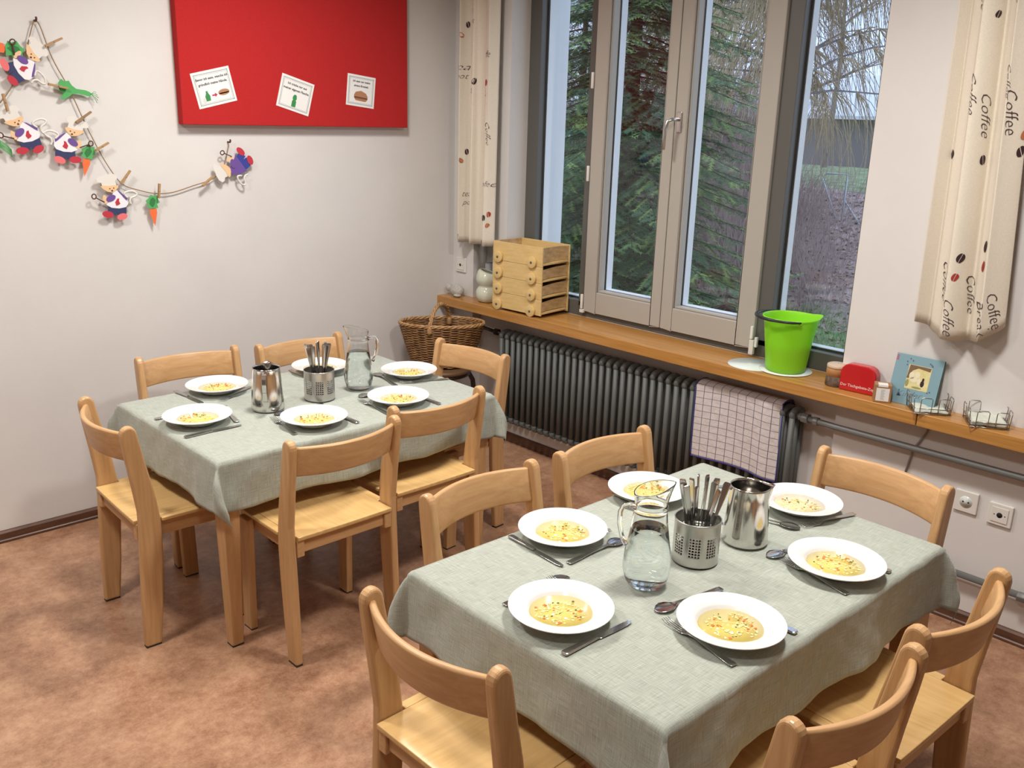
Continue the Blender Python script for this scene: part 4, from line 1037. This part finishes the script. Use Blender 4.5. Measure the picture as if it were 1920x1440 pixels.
b_ = MB(); R = random.Random(2)
for (x, z) in ((-.044, .160), (-.034, .172), (-.024, .166), (-.042, .148), (.040, .166), (.050, .158), (.046, .162), (.052, .060), (.060, .064), (-.05, .05)): b_.prism(oval(x, z, .0028, .0034, 8), -.0007, -.0001, 'y')
V, Fc = text_mesh('Kinder', .034, .3, -.0006); put(b_, V, Fc, lambda x, y: (x-.012, -.0005, y+.040+.06*x), None)
b_.build('lettering', 'book_mark', t, weld=False)
b_ = MB()
for k in range(3): b_.box(-.086, -.0006, .160+k*.007, -.078, -.0001, .164+k*.007)
b_.build('corner_mark', 'print_red', t)
# wire baskets with napkins
def wire_basket(loc, rz, label, first):
    t = empty('wire_basket', loc, rz, label, 'wire basket', 'wire napkin baskets on the sill'); t.scale = (1.2, 1.2, 1.3)
    b = MB(); a = .052
    ring = [(-a, -a, .003), (a, -a, .003), (a, a, .003), (-a, a, .003)]
    b.tube(ring, .0015, 6, None, True); b.tube([(x*.98, y*.98, .016) for x, y, z in ring], .0013, 6, None, True)
    for s in (-1, 1):
        for off in (-.030, .022):
            for ax in (0, 1):
                pts = [(off-.016, s*a, .003), (off-.016, s*(a+.004), .044), (off-.012, s*(a+.004), .048), (off+.012, s*(a+.004), .048), (off+.016, s*(a+.004), .044), (off+.016, s*a, .003)]
                if ax: pts = [(y, x, z) for x, y, z in pts]
                b.tube(pts, .0014, 6)
    for k in range(3): b.tube([(-a, (k-1)*.03, .002), (a, (k-1)*.03, .002)], .0012, 6)
    b.build('wire_frame', 'wire', t, weld=False)
    return t
wk = wire_basket((-.058, -2.768, SZ), R_A(38), 'chrome wire basket with napkins on the sill, left one beside the blue book', True)
dup(wk, (-.052, -2.968, SZ), R_A(32), 'chrome wire basket with napkins on the sill, right one at the photo edge')
for (x, y, rz, lb, hh) in ((-.058, -2.768, 36, 'left', .012), (-.052, -2.968, 30, 'right', .022)):
    R = random.Random(int(hh*1000)); k = 0
    def nf(u, v, hh=hh): return ((u-.5)*.118, (v-.5)*.114, hh+.004*noise.noise(Vector((u*4, v*4, hh*50)))+(.006*(abs(u-.5) < .2) if v > .5 else 0))
    o = grid(16, 16, nf, 'napkin_stack', 'napkin', solid=hh-.006 if hh < .02 else .014)
    o.location = (x, y, SZ); o.rotation_euler = (0, 0, R_A(rz)); tag(o, 'folded pale paper napkins lying in the %s wire basket' % lb, 'napkins', 'napkins in the wire baskets')

# tea towel over the radiator
def tw(u, v):
    # v: 0 bottom of the front flap .. 1 end of the back flap
    y = -.425*u; Lf, Lt, Lb = .335, .115, .10; s = v*(Lf+Lt+Lb); top = .679
    fold = .010*math.sin(u*17)*max(0, (u-.55)/.45)*(1 if v < .6 else .3) + .004*math.sin(u*9+v*3)
    if s < Lf: d = (Lf-s); return (-.014-fold-.004*d, y-.02*d*u, top-.010-d + .012*math.sin(u*3))
    if s < Lf+Lt:
        q = (s-Lf)/Lt; return (-.014+.104*q, y, top-.010+.018*math.sin(PI*q)**.5)
    return (.090, y, top-.010-(s-Lf-Lt))
o = grid(70, 60, tw, 'tea_towel', 'towel_check', solid=.0012); o.location = (-.052, -1.765, 0)
me = o.data
tag(o, 'white and dark blue checked tea towel hanging over the radiator', 'tea towel')
hm = MB()
for u in (0, 1):
    hm.tube([Vector(tw(u, v/24))+Vector((-.0022, 0, 0)) for v in range(25)], .0028, 6)
hm.tube([Vector(tw(u/30, 0))+Vector((-.001, 0, -.001)) for u in range(31)], .0030, 6)
hm.build('hem', 'towel_hem', o, weld=False)

# ------------------------------------------------------------------ stool and wicker basket in the corner
SX, SY = -.295, -.262
t = empty('bentwood_stool', (SX, SY, 0), 0, 'dark bentwood stool in the corner carrying the wicker basket', 'stool')
MB().lathe([(0, .440), (.150, .440), (.160, .446), (.160, .462), (.150, .468), (0, .465)], 48).build('seat', 'stool_top', t)
MB().lathe([(.138, .425), (.152, .425), (.152, .4395), (.138, .4395)], 48, closed=True).build('seat_ring', 'stool_dark', t)
for k in range(4):
    a = PI/4+k*PI/2+.3; c_, s_ = math.cos(a), math.sin(a)
    MB().tube([(c_*r, s_*r, z) for r, z in ((.05, .430), (.11, .432), (.150, .418), (.172, .38), (.182, .30), (.190, .15), (.198, .0))], .0135, 10).build('leg', 'stool_dark', t)
MB().tube([(.165*math.cos(2*PI*k/32), .165*math.sin(2*PI*k/32), .17) for k in range(32)], .009, 8, None, True).build('foot_ring', 'stool_dark', t)
BKX, BKY = -.300, -.262
t = empty('wicker_basket', (BKX, BKY, .4725), math.atan2(-.633, .775), 'brown wicker basket with arched handle standing in the corner on a dark stool', 'basket')
t.scale = (1, 1, 1)
def bo(a, h):      # oval outline at height h
    f = h/.235; A = .150+.078*f**.8; B = .085+.045*f**.8
    return A*math.cos(a), B*math.sin(a)
b_ = MB(); NR = 34; NS = 30
for j in range(NR):
    h = .004+.226*j/(NR-1); pts = []
    for k in range(NS*4):
        a = 2*PI*k/(NS*4); x, y = bo(a, h); o_ = .0042*math.cos(NS/2*a*1.0+(PI if j % 2 else 0))
        l = math.hypot(x, y); pts.append((x*(1+o_/l), y*(1+o_/l), h))
    b_.tube(pts, .0036, 5, None, True)
b_.build('weave', 'wicker', t, weld=False)
b_ = MB()
for k in range(NS):
    a = 2*PI*(k+.5)/NS; b_.tube([(*bo(a, h), h) for h in (0, .06, .12, .18, .235)], .0030, 5)
b_.lathe([(0, .002), (.09, .002)], 32); b_.build('stakes', 'wicker', t, weld=False)
# solid inner lining so that no light leaks between the rods
V = []; n = 48
for h in (.002, .05, .1, .15, .2, .23):
    for k in range(n): x, y = bo(2*PI*k/n, h); V.append((x*.985, y*.985, h))
lm = MB().mesh(V, [(i*n+k, i*n+(k+1) % n, (i+1)*n+(k+1) % n, (i+1)*n+k) for i in range(5) for k in range(n)]+[tuple(range(n))], None, True); lm.build('inner_wall', 'wicker', t)
b_ = MB()
for q in range(3):
    b_.tube([((1+.018*math.cos(k*.9+q*2.09))*bo(2*PI*k/96, .235)[0], (1+.030*math.cos(k*.9+q*2.09))*bo(2*PI*k/96, .235)[1], .238+.006*math.sin(k*.9+q*2.09)) for k in range(96)], .0052, 6, None, True)
b_.build('rim', 'wicker_rim', t, weld=False)
b_ = MB()
for q in range(3):
    pts = []
    for k in range(61):
        a = PI*k/60; y = -.127*math.cos(a); z = .20+.135*math.sin(a)**.8
        pts.append((-.052*math.cos(a)-.012+.0065*math.cos(k*.5+q*2.09), y, z+.0065*math.sin(k*.5+q*2.09)))
    b_.tube(pts, .0062, 6)
b_.build('handle', 'wicker_rim', t, weld=False)
for s in (-1, 1): MB().tube([(-.012+s*.052, s*.120, .200+.008*k) for k in range(6)], [.0145, .016, .0145, .016, .0145, .013], 8).build('binding', 'wicker_rim', t)

# ------------------------------------------------------------------ outdoors
noisy('leaf_ground', (.22, .165, .155), (.52, .41, .38), nscale=6, rough=1, detail=12, lo=.3, hi=.7)
noisy('grass_ground', (.13, .19, .08), (.33, .40, .22), nscale=5, rough=1, detail=12)
noisy('spruce_needles', (.045, .10, .055), (.15, .27, .12), nscale=1.6, rough=.8, detail=3, lo=.35, hi=.7)
noisy('spruce_tips', (.16, .30, .09), (.34, .46, .14), nscale=2, rough=.8)
noisy('bark_brown', (.05, .030, .024), (.11, .075, .06), (1, 1, .3), 12, 1)
noisy('bark_grey', (.17, .14, .14), (.32, .28, .27), (1, 1, .3), 10, 1)
mat('twig_grey', (.36, .28, .26), 1); mat('twig_straw', (.50, .40, .26), 1); mat('dead_blade', (.42, .40, .30), 1)
mat('leaf_dead', (.42, .29, .24), 1); mat('blade_green', (.24, .34, .16), 1)
mat('house_wall', (.48, .48, .52), .9); mat('house_roof', (.72, .76, .84), .8); mat('house_roof_dark', (.27, .24, .24), .9); mat('house_glass', (.05, .06, .08), .2)
mat('metal_pale', (.50, .56, .60), .4)
def sst(a, b, x):
    t = max(0, min(1, (x-a)/(b-a))); return t*t*(3-2*t)
def gz(x, y):
    return -.85 + 1.55*sst(6.5, 15, x+.15*y) + .10*noise.noise(Vector((x*.4, y*.4, 0))) + .03*noise.noise(Vector((x*2, y*2, 5))) - 1.6*sst(20, 34, x)
def terrain(name, x0, x1, y0, y1, nx, ny, m):
    o = grid(nx, ny, lambda u, v: (x0+(x1-x0)*u, y0+(y1-y0)*v, gz(x0+(x1-x0)*u, y0+(y1-y0)*v)), name, m)
    return tag(o, kind='structure')
terrain('garden_lawn_near', .62, 7.6, -8, 16, 60, 140, 'grass_ground')
terrain('garden_slope', 7.6, 13.4, -8, 24, 70, 200, 'leaf_ground')
terrain('garden_lawn_far', 13.4, 70, -20, 70, 110, 110, 'grass_ground')
class Tri:
    def __init__(s): s.v = []; s.f = []
    def tri(s, a, b, c): n = len(s.v); s.v += [a, b, c]; s.f.append((n, n+1, n+2))
    def quad(s, a, b, c, d): n = len(s.v); s.v += [a, b, c, d]; s.f.append((n, n+1, n+2, n+3))
    def rod(s, pts, r0, r1, k=3):
        n0 = len(s.v); N = len(pts)
        for i, p in enumerate(pts):
            q = pts[min(i+1, N-1)]-pts[max(i-1, 0)]; a = q.orthogonal().normalized(); b = q.cross(a).normalized(); r = r0+(r1-r0)*i/(N-1)
            for j in range(k): t = 2*PI*j/k; s.v.append(p+(a*math.cos(t)+b*math.sin(t))*r)
        for i in range(N-1):
            for j in range(k): s.f.append((n0+i*k+j, n0+i*k+(j+1) % k, n0+(i+1)*k+(j+1) % k, n0+(i+1)*k+j))
    def build(s, name, m, parent=None):
        me = bpy.data.meshes.new(name); me.from_pydata([tuple(p) for p in s.v], [], s.f); me.materials.append(MATS[m])
        o = bpy.data.objects.new(name, me); COL.objects.link(o)
        if parent: o.parent = parent
        return o
def spruce(x, y, H, R0, seed, label, dens=1.0, zmin=.3, need=.038):
    R = random.Random(seed); zb = gz(x, y)-.05
    t = empty('spruce_tree', (x, y, zb), 0, label, 'spruce tree')
    tr = Tri(); tr.rod([Vector((0, 0, H*i/8)) for i in range(9)], .035+H*.012, .01, 10); tr.build('trunk', 'bark_brown', t)
    br = Tri(); nd = Tri(); tp = Tri()
    z = zmin
    while z < H*.97:
        f = 1-z/H; Lb = R0*(f**.75)*R.uniform(.85, 1.1)
        nb = max(5, int(8*dens))
        a0 = R.uniform(0, 6)
        for k in range(nb):
            a = a0+2*PI*k/nb+R.uniform(-.2, .2); L_ = Lb*R.uniform(.75, 1.1)
            d = Vector((math.cos(a), math.sin(a), 0)); sd = Vector((-d.y, d.x, 0)); zz = z+R.uniform(-.1, .1)
            P = lambda s: d*(L_*s) + Vector((0, 0, zz - L_*.38*s*s + L_*.14*s**4))
            br.rod([P(i/6) for i in range(7)], .014, .003)
            nt_ = int(L_/.055)
            for i in range(3, nt_+1):
                s = i/nt_
                for sg in (-1, 1):
                    tl = min(.42*L_, .5)*(1-s)**.7*R.uniform(.7, 1.1)+.06
                    if i == nt_: tl = .12
                    p0 = P(s); dirv = (d*R.uniform(.7, 1)+sd*sg*1.0+Vector((0, 0, -R.uniform(.05, .75)))).normalized()
                    if i == nt_ and sg < 0: dirv = (d+Vector((0, 0, .1))).normalized()
                    n_ = max(3, int(tl/(.020/dens)))
                    br_end = p0+dirv*tl
                    nv = dirv.cross(Vector((0, 0, 1))).normalized(); up = nv.cross(dirv)
                    tgt = tp if (R.random() < .16+.5*max(0, s-.5)) else nd
                    for q in range(n_):
                        c = p0+dirv*(tl*q/n_)
                        for sg2 in (-1, 1):
                            e = c+(nv*sg2*R.uniform(.8, 1)+dirv*.75+up*R.uniform(-.5, .35))*need*R.uniform(.8, 1.2)
                            tgt.tri(c-dirv*.005, c+dirv*.008, e)
        z += R.uniform(.16, .24)*(1 if H > 3 else .6)
    br.build('branches', 'bark_brown', t); nd.build('needles', 'spruce_needles', t)
    if tp.v: tp.build('young_needles', 'spruce_tips', t)
    return t
spruce(4.7, 2.62, 7.4, 2.3, 3, 'tall dark green spruce right outside the window, filling its left half', 1.25)
spruce(4.0, .75, 1.25, .75, 5, 'low young spruce outside, its tips showing behind the bottom of the right sash', 1.2, .1)
spruce(9.5, 9.6, 7.5, 2.6, 9, 'dark spruce farther back, behind the tall one', .8, .3, .045)
spruce(8.6, 6.9, 5.6, 1.9, 12, 'spruce between the tall near one and the bare thicket', .8, .3, .04)
def bare(x, y, H, seed, label, m, droop=0, r0=.11, nb=26, name='bare_tree', z0=.25, tw=9, cat='bare tree'):
    R = random.Random(seed); zb = gz(x, y)-.1
    t = empty(name, (x, y, zb), 0, label, cat)
    tr = Tri(); pts = []; p = Vector((0, 0, 0))
    for i in range(11): pts.append(p.copy()); p += Vector((R.uniform(-.06, .06)*H/8, R.uniform(-.06, .06)*H/8, H/10))
    tr.rod(pts, r0, r0*.15, 9); tr.build('trunk', 'bark_grey', t)
    b = Tri(); w = Tri()
    for k in range(nb):
        f = R.uniform(z0, .98); i = int(f*10); p = pts[i].lerp(pts[min(i+1, 10)], f*10-i); a = R.uniform(0, 6.28)
        L_ = H*.42*(1.15-f)*R.uniform(.6, 1.1)+.3; d = Vector((math.cos(a), math.sin(a), R.uniform(.2, .9))).normalized(); q = [p.copy()]
        for j in range(6):
            d = (d+Vector((R.uniform(-.25, .25), R.uniform(-.25, .25), R.uniform(-.12, .15)-droop*.12))).normalized(); q.append(q[-1]+d*L_/6)
        b.rod(q, r0*.30*(1.1-f)+.004, .008, 4)
        for j in range(1, 7):
            for _ in range(tw):
                d2 = (d+Vector((R.uniform(-1, 1), R.uniform(-1, 1), R.uniform(-.3, .8)-droop*.6))).normalized(); c = q[j].copy(); l2 = R.uniform(.25, .8)*(1+droop); w_ = [c.copy()]
                for _k in range(5):
                    d2 = (d2+Vector((R.uniform(-.2, .2), R.uniform(-.2, .2), R.uniform(-.1, .1)-droop*.55))).normalized(); c = c+d2*l2/5; w_.append(c.copy())
                w.rod(w_, .0065, .003, 3)
    b.build('branches', 'bark_grey', t); w.build('twigs', m, t)
    return t
bare(15.0, 6.55, 7, 31, 'bare grey-barked tree standing on the lawn edge before the pale house', 'twig_grey', 0, .15, 26)
bare(8.6, 3.1, 7.0, 33, 'weeping tree with straw coloured hanging twigs outside, top of the right pane', 'twig_straw', .85, .085, 40, 'weeping_tree', .38, 12)
for i, (x, y, H, lb) in enumerate(((12.5, 9.2, 6, 'bare tree in the thicket behind the right sash'), (14, 12.5, 7, 'bare tree behind the spruces'), (18, 11.5, 8, 'bare tree on the far lawn left of the pale house'), (20, 16, 9, 'bare tree far behind the spruces'), (19.5, 8.2, 8, 'bare tree in front of the pale house, right of the grey-barked one'), (13.2, 7.6, 5.5, 'slender bare tree left of the grey-barked one'))):
    bare(x, y, H, 50+i, lb, 'twig_grey', 0, .08, 26)
# thicket of thin stems, nobody could count them
R = random.Random(77); th = Tri()
for _ in range(3200):
    x = R.uniform(7.8, 12.5); y = x*.62-1.2+R.uniform(-3.0, 4.5)*R.random()**.6
    z = gz(x, y)-.03; h = R.uniform(.6, 2.9) if y > x*.40 else R.uniform(.2, .8); c = Vector((x, y, z)); d = Vector((R.uniform(-.2, .2), R.uniform(-.2, .2), 1)); q = [c.copy()]
    for k in range(5):
        d = (d+Vector((R.uniform(-.16, .16), R.uniform(-.16, .16), -.02*k))).normalized(); c = c+d*h/5; q.append(c.copy())
        if k > 0 and R.random() < .8:
            e = (d+Vector((R.uniform(-.9, .9), R.uniform(-.9, .9), .1))).normalized(); l3 = R.uniform(.15, .5); th.rod([c, c+e*l3*.5, c+e*l3+Vector((0, 0, .05))], .0035, .0015)
    th.rod(q, R.uniform(.004, .009), .002)
tag(th.build('thicket', 'twig_grey'), 'thicket of bare brownish grey stems on the slope outside', 'thicket', kind='stuff')
lf = Tri(); R = random.Random(78)
for _ in range(9000):
    x = R.uniform(7.2, 13.2); y = R.uniform(.5, 10); z = gz(x, y)+.012; a = R.uniform(0, 6.3); s_ = R.uniform(.02, .05)
    d = Vector((math.cos(a), math.sin(a), R.uniform(-.3, .6)))*s_; e = Vector((-math.sin(a), math.cos(a), R.uniform(-.3, .6)))*s_*.6; c = Vector((x, y, z))
    lf.quad(c-d, c-e, c+d, c+e)
tag(lf.build('leaf_litter', 'leaf_dead'), 'dead brown leaves covering the slope outside', 'leaves', kind='stuff')
gr = Tri(); gd = Tri()
for _ in range(14000):
    x = R.uniform(3.5, 8.2); y = R.uniform(-1, 3.6); z = gz(x, y)-.01; a = R.uniform(0, 6.3); h = R.uniform(.05, .17); c = Vector((x, y, z)); w_ = Vector((math.cos(a), math.sin(a), 0))*.006
    tip = c+Vector((R.uniform(-.09, .09), R.uniform(-.09, .09), h)); (gr if R.random() < .72 else gd).tri(c-w_, c+w_, tip)
tag(gr.build('long_grass', 'blade_green'), 'green long grass on the near bank outside', 'grass', kind='stuff')
tag(gd.build('dry_grass', 'dead_blade'), 'pale dry blades among the long grass outside', 'grass', kind='stuff')
# pale house, dark shed, play frame
t = empty('pale_house', (38, 18.6, -.9), R_A(28), 'pale house with whitish roof beyond the far lawn', 'house')
MB().box(-3, -5.5, -1, 3, 5.5, 3.5).build('wall', 'house_wall', t)
MB().prism([(-3.6, 3.4), (3.6, 3.4), (0, 4.9)], -6, 6, 'y').build('roof', 'house_roof', t)
for k in range(3): MB().box(-3.05, -4+k*3, 1.0, -3.0, -2.6+k*3, 2.2).build('window', 'house_glass', t)
t = empty('garden_shed', (24.5, 11.2, 1.0), R_A(25), 'low house part with pale sloping roof in front of the pale house', 'house')
MB().box(-1.5, -3, -1.5, 1.5, 3, 1.05).build('wall', 'house_roof_dark', t)
MB().prism([(-2.0, .95), (2.0, 2.15), (2.0, 2.25), (-2.0, 1.05)], -3.3, 3.3, 'y').build('roof', 'house_roof', t)
t = empty('play_frame', (11.2, 3.62, gz(11.2, 3.62)), R_A(20), 'pale blue metal play frame on the slope outside', 'play frame'); t.scale = (.75, .75, .75)
MB().tube([(0, -.35, 0), (0, -.35, 1.1), (0, .1, 1.1)], .022, 8).build('post', 'metal_pale', t)
MB().tube([(0, -.35, .55), (.05, -.75, 0)], .018, 8).build('strut', 'metal_pale', t)
MB().tube([(.5, -.2, 0), (.45, .25, 1.0)], .018, 8).build('strut', 'metal_pale', t)
